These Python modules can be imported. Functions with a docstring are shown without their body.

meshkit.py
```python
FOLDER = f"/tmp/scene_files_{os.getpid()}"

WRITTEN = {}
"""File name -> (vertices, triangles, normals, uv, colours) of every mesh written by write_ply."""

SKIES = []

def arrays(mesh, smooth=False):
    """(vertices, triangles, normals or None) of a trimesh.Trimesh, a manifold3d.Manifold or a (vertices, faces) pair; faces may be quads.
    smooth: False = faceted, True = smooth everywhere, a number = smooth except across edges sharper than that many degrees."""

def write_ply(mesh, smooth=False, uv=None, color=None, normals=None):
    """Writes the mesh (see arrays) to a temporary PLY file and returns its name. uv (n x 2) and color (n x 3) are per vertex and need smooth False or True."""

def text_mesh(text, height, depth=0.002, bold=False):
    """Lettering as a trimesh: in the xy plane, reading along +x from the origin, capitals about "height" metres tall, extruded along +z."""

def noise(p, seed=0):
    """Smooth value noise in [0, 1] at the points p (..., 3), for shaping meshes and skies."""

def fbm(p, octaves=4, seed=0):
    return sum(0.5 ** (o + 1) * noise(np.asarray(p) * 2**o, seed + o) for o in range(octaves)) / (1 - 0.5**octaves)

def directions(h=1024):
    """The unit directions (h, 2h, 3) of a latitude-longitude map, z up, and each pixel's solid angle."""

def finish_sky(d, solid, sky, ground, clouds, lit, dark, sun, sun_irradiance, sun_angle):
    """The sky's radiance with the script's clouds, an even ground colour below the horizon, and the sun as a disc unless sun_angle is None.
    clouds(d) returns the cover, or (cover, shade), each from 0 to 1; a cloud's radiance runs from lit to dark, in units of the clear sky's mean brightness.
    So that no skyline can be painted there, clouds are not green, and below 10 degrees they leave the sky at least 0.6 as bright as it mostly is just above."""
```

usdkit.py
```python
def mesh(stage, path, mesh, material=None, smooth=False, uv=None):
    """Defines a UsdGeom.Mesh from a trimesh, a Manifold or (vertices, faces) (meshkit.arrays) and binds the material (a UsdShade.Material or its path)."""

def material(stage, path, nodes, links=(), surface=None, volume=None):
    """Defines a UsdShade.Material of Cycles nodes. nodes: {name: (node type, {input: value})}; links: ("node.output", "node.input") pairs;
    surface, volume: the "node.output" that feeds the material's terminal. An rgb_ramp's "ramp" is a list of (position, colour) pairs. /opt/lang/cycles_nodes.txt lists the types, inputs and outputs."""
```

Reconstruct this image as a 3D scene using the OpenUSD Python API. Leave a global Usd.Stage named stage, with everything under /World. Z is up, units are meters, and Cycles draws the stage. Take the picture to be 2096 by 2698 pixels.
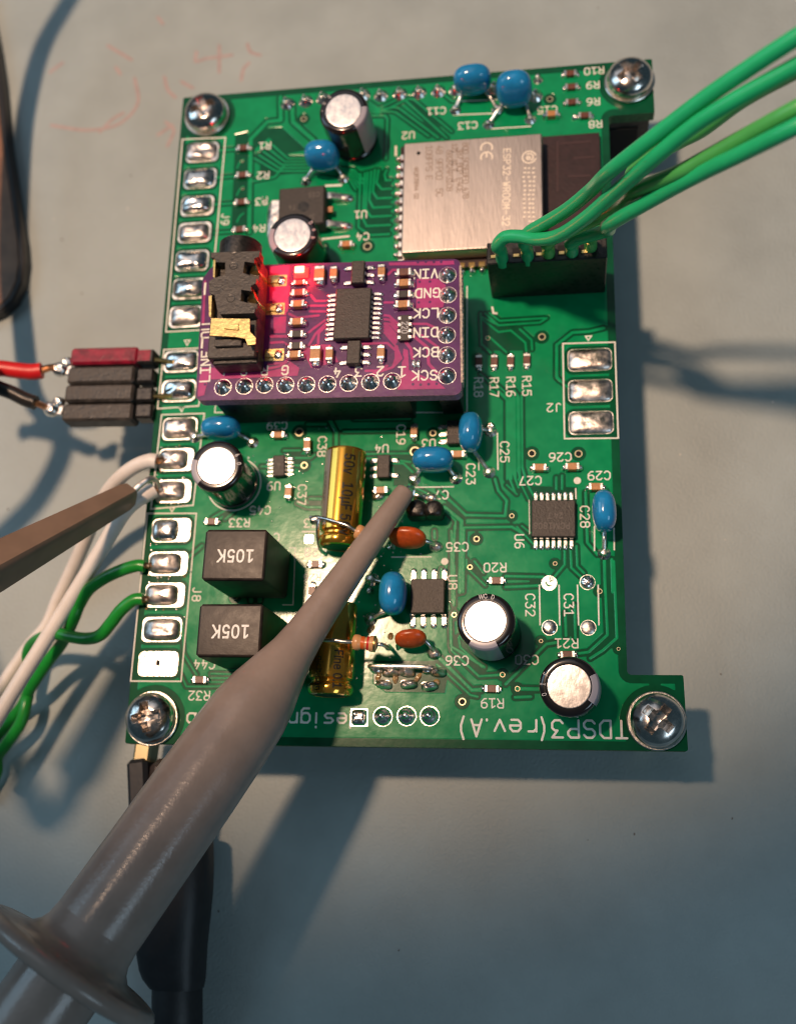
import math, random
import numpy as np, trimesh, usdkit, meshkit
import shapely
from shapely.geometry import Polygon, LineString, Point, box as sbox
from shapely.ops import unary_union
from shapely import affinity
from pxr import Usd, UsdGeom, UsdLux, UsdShade, Gf, Sdf, Vt

random.seed(7); RNG = np.random.default_rng(7)
stage = Usd.Stage.CreateInMemory()
UsdGeom.SetStageUpAxis(stage, UsdGeom.Tokens.z); UsdGeom.SetStageMetersPerUnit(stage, 1.0)
UsdGeom.Xform.Define(stage, '/World'); UsdGeom.Scope.Define(stage, '/World/Looks')
MM = 0.001
ZB = 13.6                      # millimetres from the mat to the top of the green board; coordinates below are millimetres on the board, x right, y up, origin its top left corner

# ---------------------------------------------------------------- camera
CAM_R = np.array([[0.98797797, 0.02278393, -0.15290662], [0.01991884, 0.96207513, 0.27205641], [0.15330616, -0.27183146, 0.9500552]])
CAM_P = np.array([50.9611, -94.9024, 120.5647]); FPX = 2815.3
cam = UsdGeom.Camera.Define(stage, '/World/camera')
cm = Gf.Matrix4d(1.0)
for i in range(3):
    cm.SetRow(i, Gf.Vec4d(*CAM_R[i], 0))
cm.SetRow(3, Gf.Vec4d(*((CAM_P + [0, 0, ZB]) * MM), 1))
cam.AddTransformOp().Set(cm)
cam.CreateHorizontalApertureAttr(36.0); cam.CreateVerticalApertureAttr(36.0 * 2698 / 2096)
cam.CreateFocalLengthAttr(36.0 * FPX / 2096)
cam.CreateFStopAttr(30.0); cam.CreateFocusDistanceAttr(0.112)
cam.CreateClippingRangeAttr(Gf.Vec2f(0.005, 20.0))
cam.CreateExposureAttr(0.0)

# ---------------------------------------------------------------- light: a warm desk lamp, two cool windows and the dim room
def light(kind, name, pos, color, intensity, aim=None, **kw):
    l = getattr(UsdLux, kind).Define(stage, '/World/' + name)
    l.CreateColorAttr(Gf.Vec3f(*color)); l.CreateIntensityAttr(intensity); l.CreateNormalizeAttr(True)
    p = np.array(pos, float) + [0, 0, ZB]
    if aim is not None:
        d = np.array(aim, float) + [0, 0, ZB] - p; d /= np.linalg.norm(d)
        b = -d; r = np.cross([0.02, 1, 0.01], b); r /= np.linalg.norm(r); u = np.cross(b, r)
        m = Gf.Matrix4d(1.0)
        for i, v in enumerate((r, u, b)):
            m.SetRow(i, Gf.Vec4d(*map(float, v), 0))
        m.SetRow(3, Gf.Vec4d(*map(float, p * MM), 1)); l.AddTransformOp().Set(m)
    else:
        l.AddTranslateOp().Set(Gf.Vec3d(*map(float, p * MM)))
    return l
LAMP = np.array([-60.0, -2.0, 380.0])
lamp = light('SphereLight', 'lamp_light', LAMP, (1.0, 0.655, 0.435), 2.05, aim=(8, 20, -ZB))
lamp.CreateRadiusAttr(0.014)
sh = UsdLux.ShapingAPI.Apply(lamp.GetPrim()); sh.CreateShapingConeAngleAttr(18.1); sh.CreateShapingConeSoftnessAttr(0.34)
w1 = light('RectLight', 'window_light', (-420, 60, 330), (0.50, 0.78, 1.0), 0.17, aim=(20, -50, 0))
w1.CreateWidthAttr(0.30); w1.CreateHeightAttr(0.22)
w2 = light('RectLight', 'window_light_001', (330, -330, 300), (0.62, 0.83, 1.0), 0.12, aim=(20, -50, 0))
w2.CreateWidthAttr(0.16); w2.CreateHeightAttr(0.22)
w3 = light('RectLight', 'ceiling_light', (-200, 230, 560), (0.85, 0.9, 1.0), 0.15, aim=(30, -40, 0))
w3.CreateWidthAttr(0.6); w3.CreateHeightAttr(0.5)
dome = UsdLux.DomeLight.Define(stage, '/World/room')
usdkit.material(stage, '/World/Looks/room_air', {'b': ('background_shader', {'color': (0.40, 0.76, 1.0), 'strength': 0.055})}, [], surface='b.background')
UsdShade.MaterialBindingAPI.Apply(dome.GetPrim()).Bind(UsdShade.Material.Get(stage, '/World/Looks/room_air'))

# ---------------------------------------------------------------- measured places -> millimetres on the board
ZOOM = {0: (0, 0, .80964), 1: (440, 140, 2.6108), 2: (1000, 120, 2.2329), 3: (430, 600, 1.9506), 4: (0, 860, 2.4243), 5: (500, 1060, 2.8283), 6: (950, 1050, 2.2627),
        7: (320, 1300, 2.9259), 8: (750, 1450, 3.0855), 9: (1150, 1450, 2.4243), 10: (1180, 820, 3.394), 11: (0, 1900, 2.1213), 12: (0, 0, 2.4243), 13: (1500, 0, 2.8473),
        14: (1400, 300, 2.1839), 15: (0, 1300, 2.73), 17: (500, 640, 4.7139), 18: (1000, 1200, 6.5269), 19: (1280, 600, 4.7139), 20: (840, 100, 4.7139), 21: (780, 1200, 4.2425),
        22: (980, 1040, 4.7139), 23: (860, 640, 4.2425), 24: (300, 1880, 4.9912), 25: (700, 460, 4.7139)}
def at(k, X, Y, z=0.0):
    """The point at height z above the board that the survey sheet k shows at X, Y."""
    x0, y0, s = ZOOM[k]
    d = CAM_R.T @ np.array([(x0 + X / s - 1048) / FPX, -(y0 + Y / s - 1349) / FPX, -1.0])
    return CAM_P + d * (z - CAM_P[2]) / d[2]
def xy(k, X, Y, z=0.0):
    return at(k, X, Y, z)[:2]

# ---------------------------------------------------------------- materials
def mat(name, color, rough=0.5, metal=0.0, var=0.0, vscale=900, bump=0.0, bscale=2500, rvar=0.0, color2=None, coat=0.0, spec=0.5, sub=0.0, trans=0.0, emit=None, stretch=None, detail=3, aniso=0):
    n = {'p': ('principled_bsdf', {'base_color': color, 'roughness': rough, 'metallic': metal, 'coat_weight': coat, 'coat_roughness': 0.12, 'specular_ior_level': spec, 'transmission_weight': trans}),
         'g': ('texture_coordinate', {})}
    L = []
    src = 'g.object'
    if stretch:
        n['m'] = ('mapping', {'scale': stretch}); L.append(('g.object', 'm.vector')); src = 'm.vector'
    if var or rvar or color2 is not None:
        n['n'] = ('noise_texture', {'scale': vscale, 'detail': detail, 'roughness': 0.6}); L.append((src, 'n.vector'))
    if var or color2 is not None:
        c = np.array(color); a = c * (1 - var); b = np.array(color2) if color2 is not None else np.minimum(c * (1 + var), 1)
        n['r'] = ('rgb_ramp', {'ramp': [(0.0, tuple(a)), (0.34, tuple(a)), (0.66, tuple(b)), (1.0, tuple(b))]}); L += [('n.fac', 'r.fac'), ('r.color', 'p.base_color')]
    if rvar:
        n['q'] = ('map_range', {'from_min': 0.3, 'from_max': 0.7, 'to_min': max(rough - rvar, .02), 'to_max': rough + rvar}); L += [('n.fac', 'q.value'), ('q.result', 'p.roughness')]
    if bump:
        n['k'] = ('noise_texture', {'scale': bscale, 'detail': 3, 'roughness': 0.55}); n['b'] = ('bump', {'strength': bump, 'distance': 0.0001})
        L += [(src, 'k.vector'), ('k.fac', 'b.height'), ('b.normal', 'p.normal')]
    if emit:
        n['p'][1]['emission_color'] = emit[0]; n['p'][1]['emission_strength'] = emit[1]
    return usdkit.material(stage, '/World/Looks/' + name, n, L, surface='p.BSDF')

M = {}
def mk(name, *a, **k):
    M[name] = mat(name, *a, **k)
mk('mat_rubber', (0.33, 0.385, 0.385), 0.55, var=0.10, vscale=60, bump=0.8, bscale=2600, rvar=0.1, detail=6)
mk('pen_ink', (0.40, 0.315, 0.305), 0.7, var=0.1, vscale=800)
mk('speck_brown', (0.13, 0.11, 0.09), 0.8); mk('speck_pale', (0.6, 0.58, 0.54), 0.8)
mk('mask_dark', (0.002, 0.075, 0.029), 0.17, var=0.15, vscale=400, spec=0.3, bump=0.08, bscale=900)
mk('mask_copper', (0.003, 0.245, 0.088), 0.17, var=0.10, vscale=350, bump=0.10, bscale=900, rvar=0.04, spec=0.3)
mk('trace', (0.004, 0.29, 0.105), 0.17, spec=0.35, var=0.1, vscale=600, bump=0.1)
mk('trace_bare', (0.62, 0.58, 0.36), 0.3, metal=0.55, var=0.2)
mk('board_edge', (0.035, 0.13, 0.05), 0.6, var=0.3, vscale=2500, bump=0.3)
mk('silk', (0.80, 0.79, 0.72), 0.6, var=0.08, vscale=3000)
mk('tin', (0.86, 0.84, 0.80), 0.33, metal=1.0, var=0.12, vscale=1500, bump=0.35, bscale=1600, rvar=0.1)
mk('solder', (0.84, 0.81, 0.77), 0.24, metal=1.0, var=0.15, vscale=900, bump=0.6, bscale=900, rvar=0.1)
mk('solder_dull', (0.72, 0.66, 0.62), 0.38, metal=1.0, var=0.3, vscale=700, bump=0.7, bscale=1000, rvar=0.15)
mk('flux', (0.30, 0.20, 0.08), 0.12, var=0.5, vscale=1500, coat=0.8)
mk('gold_plate', (0.83, 0.60, 0.24), 0.25, metal=1.0, var=0.15, vscale=1200, bump=0.25)
mk('steel', (0.72, 0.66, 0.61), 0.2, metal=1.0, var=0.15, vscale=700, bump=0.12, bscale=1200, rvar=0.06)
mk('washer_steel', (0.80, 0.76, 0.68), 0.28, metal=1.0, var=0.15, vscale=1500, bump=0.3)
mk('brass', (0.80, 0.66, 0.38), 0.25, metal=1.0)
mk('shield', (0.58, 0.51, 0.46), 0.42, metal=1.0, var=0.06, vscale=700, bump=0.25, bscale=4000, stretch=(1, 0.15, 1))
mk('shield_mark', (0.33, 0.27, 0.23), 0.55, metal=1.0)
mk('shield_mark_light', (0.86, 0.78, 0.66), 0.5, metal=0.8)
mk('alu_top', (0.80, 0.78, 0.77), 0.33, metal=1.0, var=0.05, vscale=1500, bump=0.25, bscale=1500, rvar=0.05, stretch=(1, 0.6, 1))
mk('sleeve_black', (0.012, 0.011, 0.012), 0.16, coat=0.4, bump=0.06, bscale=700)
mk('sleeve_grey', (0.33, 0.32, 0.37), 0.3)
mk('print_silver', (0.42, 0.41, 0.42), 0.4)
mk('film_black', (0.034, 0.027, 0.023), 0.42, var=0.3, vscale=900, bump=0.2, bscale=1400, rvar=0.05, spec=0.3)
mk('black_resin', (0.012, 0.010, 0.009), 0.75, var=0.4, vscale=1500, bump=0.5, bscale=1200, spec=0.12)
mk('print_white', (0.86, 0.83, 0.78), 0.6, var=0.15, vscale=4000)
mk('epoxy_ic', (0.030, 0.025, 0.022), 0.5, var=0.3, vscale=3000, bump=0.55, bscale=5000)
mk('ic_print', (0.10, 0.085, 0.075), 0.6)
mk('plastic_black', (0.014, 0.013, 0.012), 0.36, var=0.3, vscale=1500, bump=0.3, bscale=2500, rvar=0.1)
mk('plastic_worn', (0.040, 0.034, 0.029), 0.5, var=0.45, vscale=900, bump=0.8, bscale=2200, rvar=0.12)
mk('plastic_red', (0.22, 0.006, 0.022), 0.3, var=0.4, vscale=700, bump=0.4)
mk('blue_epoxy', (0.015, 0.22, 0.50), 0.13, var=0.12, vscale=700, bump=0.12, bscale=700, coat=0.5)
mk('blue_print', (0.01, 0.05, 0.12), 0.4)
mk('orange_ceramic', (0.46, 0.075, 0.012), 0.3, var=0.25, vscale=900, bump=0.25, bscale=900)
mk('resistor_tan', (0.62, 0.32, 0.14), 0.25, coat=0.3)
mk('band_red', (0.55, 0.02, 0.02), 0.3); mk('band_orange', (0.62, 0.12, 0.02), 0.3); mk('band_brown', (0.12, 0.04, 0.02), 0.3)
mk('chip_brown', (0.13, 0.045, 0.028), 0.4, var=0.3, vscale=3000)
mk('chip_dark', (0.03, 0.022, 0.02), 0.35, var=0.3, vscale=3000)
mk('chip_tan', (0.46, 0.21, 0.075), 0.4, var=0.2, vscale=3000)
mk('gold_sleeve', (0.80, 0.42, 0.05), 0.15, metal=0.9, coat=0.5, bump=0.06, bscale=500)
mk('grey_sleeve', (0.60, 0.55, 0.48), 0.2, metal=0.7)
mk('print_black', (0.012, 0.010, 0.008), 0.4)
mk('purple_mask', (0.085, 0.014, 0.10), 0.26, var=0.2, vscale=500, bump=0.2, bscale=900)
mk('purple_copper', (0.38, 0.030, 0.165), 0.25, var=0.15, vscale=500, bump=0.2, bscale=900)
mk('purple_edge', (0.32, 0.14, 0.22), 0.5, var=0.3, vscale=2500, bump=0.4)
mk('castell', (0.45, 0.36, 0.30), 0.6, var=0.4, vscale=3500, bump=0.8)
mk('antenna_board', (0.030, 0.013, 0.014), 0.42, var=0.2, vscale=900, bump=0.2)
mk('antenna_trace', (0.055, 0.026, 0.026), 0.4)
mk('led_lens', (0.5, 0.02, 0.015), 0.5, emit=((1.0, 0.012, 0.01), 9.0)); mk('led_core', (0.3, 0.1, 0.08), 0.5, emit=((1.0, 0.16, 0.08), 12.0))
mk('led_glow', (1.0, 0.03, 0.02), 0.3, emit=((1.0, 0.01, 0.015), 90.0))
mk('wire_green', (0.015, 0.42, 0.165), 0.33, var=0.05, vscale=400, bump=0.08, bscale=700)
mk('wire_green_yellow', (0.07, 0.40, 0.10), 0.33, var=0.05, vscale=400, bump=0.08, bscale=700)
mk('wire_green_dark', (0.012, 0.26, 0.03), 0.3, var=0.12, vscale=500, bump=0.12, bscale=700)
mk('wire_white', (0.76, 0.71, 0.66), 0.42, var=0.05, vscale=500, bump=0.1, bscale=900)
mk('wire_red', (0.60, 0.012, 0.015), 0.4, var=0.08, vscale=500, bump=0.15)
mk('wire_black', (0.02, 0.019, 0.018), 0.28, bump=0.1)
mk('copper', (0.72, 0.33, 0.16), 0.28, metal=1.0, var=0.3, vscale=2500, bump=0.4)
mk('probe_grey', (0.275, 0.218, 0.186), 0.23, var=0.07, vscale=250, bump=0.22, bscale=2600, rvar=0.07)
mk('clip_brown', (0.200, 0.135, 0.098), 0.38, var=0.08, vscale=300, bump=0.15, bscale=1800)
mk('cable_black', (0.012, 0.012, 0.014), 0.5, var=0.2, vscale=400, bump=0.25, bscale=1500)
mk('plug_brown', (0.055, 0.040, 0.034), 0.4, var=0.1, vscale=300, bump=0.2)
mk('case_brown', (0.22, 0.105, 0.055), 0.4, var=0.25, vscale=250, bump=0.2)
mk('rim_black', (0.02, 0.02, 0.022), 0.45)
mk('hole', (0.004, 0.004, 0.004), 0.8)

# ---------------------------------------------------------------- building helpers
taken = {}
def numbered(parent, name):
    k = (parent, name); i = taken.get(k, -1) + 1; taken[k] = i
    return name if i == 0 else f'{name}_{i:03d}'
class Node:
    def __init__(s, prim, org):
        s.prim, s.org, s.path = prim, np.array(org, float), str(prim.GetPath())
def tagged(prim, label=None, cat=None, group=None, kind=None):
    for k, v in (('label', label), ('category', cat), ('group', group), ('kind', kind)):
        if v:
            prim.SetCustomDataByKey(k, v)
def thing(name, label, cat, org=(0, 0, 0), group=None, kind=None):
    """A thing: an Xform at its base; its parts are given in board millimetres."""
    p = '/World/' + numbered('/World', name)
    x = UsdGeom.Xform.Define(stage, p); org = np.array(org, float)
    x.AddTranslateOp().Set(Gf.Vec3d(*map(float, (org + [0, 0, ZB]) * MM)))
    tagged(x.GetPrim(), label, cat, group, kind)
    return Node(x.GetPrim(), org)
def cat_mesh(ms):
    if not isinstance(ms, (list, tuple)):
        return ms
    return trimesh.util.concatenate([trimesh.Trimesh(m.vertices, m.faces, process=False) for m in ms])
def part(parent, name, m, material, label=None, smooth=35):
    m = cat_mesh(m)
    v = (np.asarray(m.vertices) - parent.org) * MM
    p = parent.path + '/' + numbered(parent.path, name)
    o = usdkit.mesh(stage, p, trimesh.Trimesh(v, m.faces, process=False), M[material], smooth=smooth)
    tagged(o.GetPrim(), label)
    return Node(o.GetPrim(), parent.org)
def top(name, m, material, label, cat, group=None, kind=None, smooth=35, org=None):
    m = cat_mesh(m); org = np.array(org if org is not None else [*m.vertices.mean(0)[:2], m.vertices[:, 2].min()])
    t = thing(name, label, cat, org, group, kind)
    return t, part(t, {'wire': 'insulation'}.get(cat, 'body'), m, material, smooth=smooth)

def frame(axis, up=(0, 0, 1)):
    a = np.array(axis, float); a /= np.linalg.norm(a); u = np.array(up, float)
    if abs(a @ u) > 0.98:
        u = np.array([0, 1.0, 0])
    r = np.cross(u, a); r /= np.linalg.norm(r)
    return np.column_stack([r, np.cross(a, r), a])
def rotz(v, deg):
    c, s = math.cos(math.radians(deg)), math.sin(math.radians(deg))
    v = np.array(v, float); o = v.copy(); o[:, 0] = c * v[:, 0] - s * v[:, 1]; o[:, 1] = s * v[:, 0] + c * v[:, 1]
    return o
def hull(pts):
    return trimesh.convex.convex_hull(np.array(pts, float))
def rbox(c, size, rot=0, r=0.08, taper=0.0):
    """A box with chamfered edges; c is the middle of its underside; taper narrows the top."""
    lx, ly, lz = size; pts = []
    for sx in (-1, 1):
        for sy in (-1, 1):
            for z, t in ((0, 0), (lz, taper)):
                hx, hy = lx / 2 - t, ly / 2 - t; zi = r if z == 0 else lz - r
                pts += [(sx * hx, sy * (hy - r), zi), (sx * (hx - r), sy * hy, zi), (sx * (hx - r), sy * (hy - r), z)]
    m = hull(rotz(pts, rot)); m.apply_translation(c); return m
def rrect(c, lx, ly, r, rot=0):
    p = sbox(-lx / 2 + r, -ly / 2 + r, lx / 2 - r, ly / 2 - r).buffer(r, quad_segs=5)
    return affinity.translate(affinity.rotate(p, rot, origin=(0, 0)), c[0], c[1])
def ext(poly, z0, z1):
    polys = [g for g in getattr(poly, 'geoms', [poly]) if g.area > 1e-4 and g.geom_type == 'Polygon']
    ms = []
    for g in polys:
        m = trimesh.creation.extrude_polygon(g, z1 - z0, engine='earcut'); m.apply_translation((0, 0, z0)); ms.append(m)
    return cat_mesh(ms)
def curve(pts, n=8):
    p = np.array(pts, float)
    if len(p) < 3:
        return p
    q = np.vstack([2 * p[0] - p[1], p, 2 * p[-1] - p[-2]]); out = []
    for i in range(1, len(q) - 2):
        a, b, c, d = q[i - 1:i + 3]
        for t in np.linspace(0, 1, n, endpoint=False):
            out.append(0.5 * (2 * b + (c - a) * t + (2 * a - 5 * b + 4 * c - d) * t**2 + (3 * b - a - 3 * c + d) * t**3))
    return np.array(out + [p[-1]])
def tube(path, r, n=12, cap=True, flat=None):
    p = np.array(path, float); N = len(p); r = np.broadcast_to(np.asarray(r, float), (N,))
    t = np.gradient(p, axis=0); t /= np.linalg.norm(t, axis=1)[:, None]
    F = frame(t[0]); u = F[:, 0]; V = []
    for i in range(N):
        u = u - t[i] * (u @ t[i]); u /= np.linalg.norm(u); w = np.cross(t[i], u)
        a = np.linspace(0, 2 * np.pi, n, endpoint=False)
        V.append(p[i] + r[i] * (np.outer(np.cos(a), u) + np.outer(np.sin(a), w)))
    V = np.vstack(V); f = []
    for i in range(N - 1):
        for j in range(n):
            a, b = i * n + j, i * n + (j + 1) % n; f += [(a, b, b + n), (a, b + n, a + n)]
    if cap:
        V = np.vstack([V, p[0], p[-1]]); k = N * n
        for j in range(n):
            f += [(k, (j + 1) % n, j), (k + 1, (N - 1) * n + j, (N - 1) * n + (j + 1) % n)]
    return trimesh.Trimesh(V, f, process=False)
def lathe(profile, base=(0, 0, 0), axis=(0, 0, 1), n=32):
    """profile: (radius, height) pairs along the axis."""
    pr = np.array(profile, float); a = np.linspace(0, 2 * np.pi, n, endpoint=False); V = []; f = []
    for r, h in pr:
        V.append(np.column_stack([r * np.cos(a), r * np.sin(a), np.full(n, h)]))
    V = np.vstack(V)
    for i in range(len(pr) - 1):
        for j in range(n):
            p, q = i * n + j, i * n + (j + 1) % n; f += [(p, q, q + n), (p, q + n, p + n)]
    m = trimesh.Trimesh(V @ frame(axis).T + np.array(base), f, process=True)
    m.update_faces(m.nondegenerate_faces()); return m
def blob(c, lx, ly, h, rot=0, seed=0, e=4.0, rough=0.15, z0=0.0, lean=(0, 0)):
    """A solder blob on a rounded pad."""
    nr, na = 10, 40; a = np.linspace(0, 2 * np.pi, na, endpoint=False)
    ca, sa = np.cos(a), np.sin(a); k = (np.abs(ca) ** e + np.abs(sa) ** e) ** (-1 / e)
    V = [[0, 0, h]]; f = []
    for i in range(1, nr + 1):
        rho = math.sin(i / nr * math.pi / 2)
        z = h * max(1 - rho ** 3.0, 0) ** 0.62
        V += list(np.column_stack([rho * k * ca * lx / 2, rho * k * sa * ly / 2, np.full(na, z)]))
    V = np.array(V); q = V[:, :2] / (0.33 * max(lx, ly))
    nz = meshkit.fbm(np.column_stack([q, np.full(len(q), seed * 3.7)]), 3, seed) - 0.5
    w = np.clip(V[:, 2] / h, 0, 1); V[:, 2] += nz * 2 * rough * h * w
    V[:, 0] += lean[0] * w; V[:, 1] += lean[1] * w
    for j in range(na):
        f.append((0, 1 + j, 1 + (j + 1) % na))
        for i in range(nr - 1):
            p, s = 1 + i * na + j, 1 + i * na + (j + 1) % na; f += [(p, p + na, s + na), (p, s + na, s)]
    V = rotz(V, rot) + [c[0], c[1], z0]
    return trimesh.Trimesh(V, f, process=False)
def pillow(c, size, axis_deg, e=2.6, tilt=0.0, n=(22, 32)):
    """A dipped, rounded body: a superellipsoid."""
    u = np.linspace(-np.pi / 2, np.pi / 2, n[0]); v = np.linspace(-np.pi, np.pi, n[1], endpoint=False)
    pw = lambda x, p: np.sign(x) * np.abs(x) ** p
    V = []
    for a in u:
        V.append(np.column_stack([size[0] / 2 * pw(np.cos(a), 2 / 2.6) * pw(np.cos(v), 2 / e), size[1] / 2 * pw(np.cos(a), 2 / 2.3) * pw(np.sin(v), 2 / 2.4), np.full(len(v), size[2] / 2 * pw(np.sin(a), 2 / e))]))
    V = np.vstack(V); f = []
    for i in range(n[0] - 1):
        for j in range(n[1]):
            p, q = i * n[1] + j, i * n[1] + (j + 1) % n[1]; f += [(p, q, q + n[1]), (p, q + n[1], p + n[1])]
    if tilt:
        t = math.radians(tilt); y, z = V[:, 1].copy(), V[:, 2].copy(); V[:, 1] = y * math.cos(t) - z * math.sin(t); V[:, 2] = y * math.sin(t) + z * math.cos(t)
    m = trimesh.Trimesh(rotz(V, axis_deg) + c, f, process=True); m.update_faces(m.nondegenerate_faces()); return m

# stroke lettering like that of board lay-out programs, on a grid 4 wide and 6 high
G = {'0': '10 30 41 45 36 16 05 01 10|', '1': '04.8 26 20|00 40', '2': '05 16 36 45 44 00 40', '3': '06 46 23.6 33.6 42.7 41 30 10 01', '4': '26 02 42|33.8 30', '5': '46 0.46 03.3 13.8 33.8 42.8 41 30 10 01',
     '6': '3.56 26 04 01 10 30 41 42.5 33.4 13.4 02.5', '7': '06 46 1.40', '8': '13.3 04.2 05 16 36 45 44.2 33.3 13.3 02.4 01 10 30 41 42.4 33.3', '9': '0.50 20 42 45 36 16 05 03.6 12.6 32.6 43.5',
     'C': '41 30 1.40 01.4 04.6 1.46 36 45', 'R': '00 06 36 45 44 33 03|23 40', 'U': '06 01 10 30 41 46', 'J': '36 31 20 10 01', 'T': '06 46|26 20', 'D': '00 06 2.66 44.6 41.4 2.60 00', 'S': '01 10 30 41 42 33 13 04 05 16 36 45',
     'P': '00 06 36 45 44 33 03', 'A': '00 26 40|0.72 3.32', '(': '27 14 12 2-1', ')': '17 24 22 1-1', '.': '10 10.3', 'r': '00 04|03 14 34', 'e': '02 42 43 34 14 03 01 10 3.50', 'v': '04 20 44',
     'd': '46 40|41 30 10 01 03 14 34 43', 's': '00 30 41 32 12 03 14 44', 'i': '20 24|26 25.7', 'g': '44 4-1 3-2 0.5-2|43 34 14 03 01 10 30 41', 'n': '00 04|03 14 34 43 40', 'a': '0.54 34 43 40 10 01 12 42', 'b': '06 00|01 10 30 41 43 34 14 03',
     'L': '06 00 40', 'I': '26 20|06 46|00 40', 'N': '00 06 40 46', 'V': '06 20 46', 'G': '45 36 16 05 01 10 30 41 43 23', 'K': '00 06|46 03 40', 'B': '00 06 36 45 44 33 03|33 42 41 30 00', 'O': '10 30 41 45 36 16 05 01 10', 'E': '46 06 00 40|03 33',
     'F': '46 06 00|03 33', 'M': '00 06 22 46 40', 'W': '06 10 24 30 46', 'y': '04 20|44 1-2 0-2', 'l': '26 21 30', 'k': '06 00|44 02|12.8 40', 'o': '10 30 41 43 34 14 03 01 10', 'X': '00 46|06 40', '-': '03 43', '7b': ''}
import re
def strokes(ch):
    out = []
    for seg in G.get(ch, '').split('|'):
        pts = []
        for tok in seg.split():
            m = re.match(r'^(\d(?:\.\d)?)(-?\d(?:\.\d)?)$', tok)
            if tok[1:2] == '.' and len(tok) >= 4:
                pts.append((float(tok[:3]), float(tok[3:])))
            else:
                pts.append((float(tok[0]), float(tok[1:])))
        if len(pts) > 1:
            out.append(pts)
    return out
def text_poly(s, h, w=None):
    """Lettering centred on the origin, capitals h tall."""
    w = w or 0.15 * h; sc = h / 6; x = 0; ls = []
    for ch in s:
        if ch == ' ':
            x += 4; continue
        for st in strokes(ch):
            ls.append(LineString([((x + a) * sc * 0.93, b * sc) for a, b in st]))
        x += {'.': 3, 'i': 5, '1': 5.6, '(': 4, ')': 4, 'I': 5.6}.get(ch, 6)
    p = unary_union([l.buffer(w / 2, quad_segs=3) for l in ls])
    b = p.bounds
    return affinity.translate(p, -(b[0] + b[2]) / 2, -h / 2)
def put(poly, c, rot):
    return affinity.translate(affinity.rotate(poly, rot, origin=(0, 0)), c[0], c[1])
def bold(s, h, c, rot, z, depth=0.03, squash=0.8, b=True):
    m = meshkit.text_mesh(s, h, depth, b); m.apply_translation(-np.array([*m.bounds.mean(0)[:2], 0])); m.vertices[:, 0] *= squash
    m.vertices = rotz(m.vertices, rot) + [c[0], c[1], z]; return m
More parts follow.
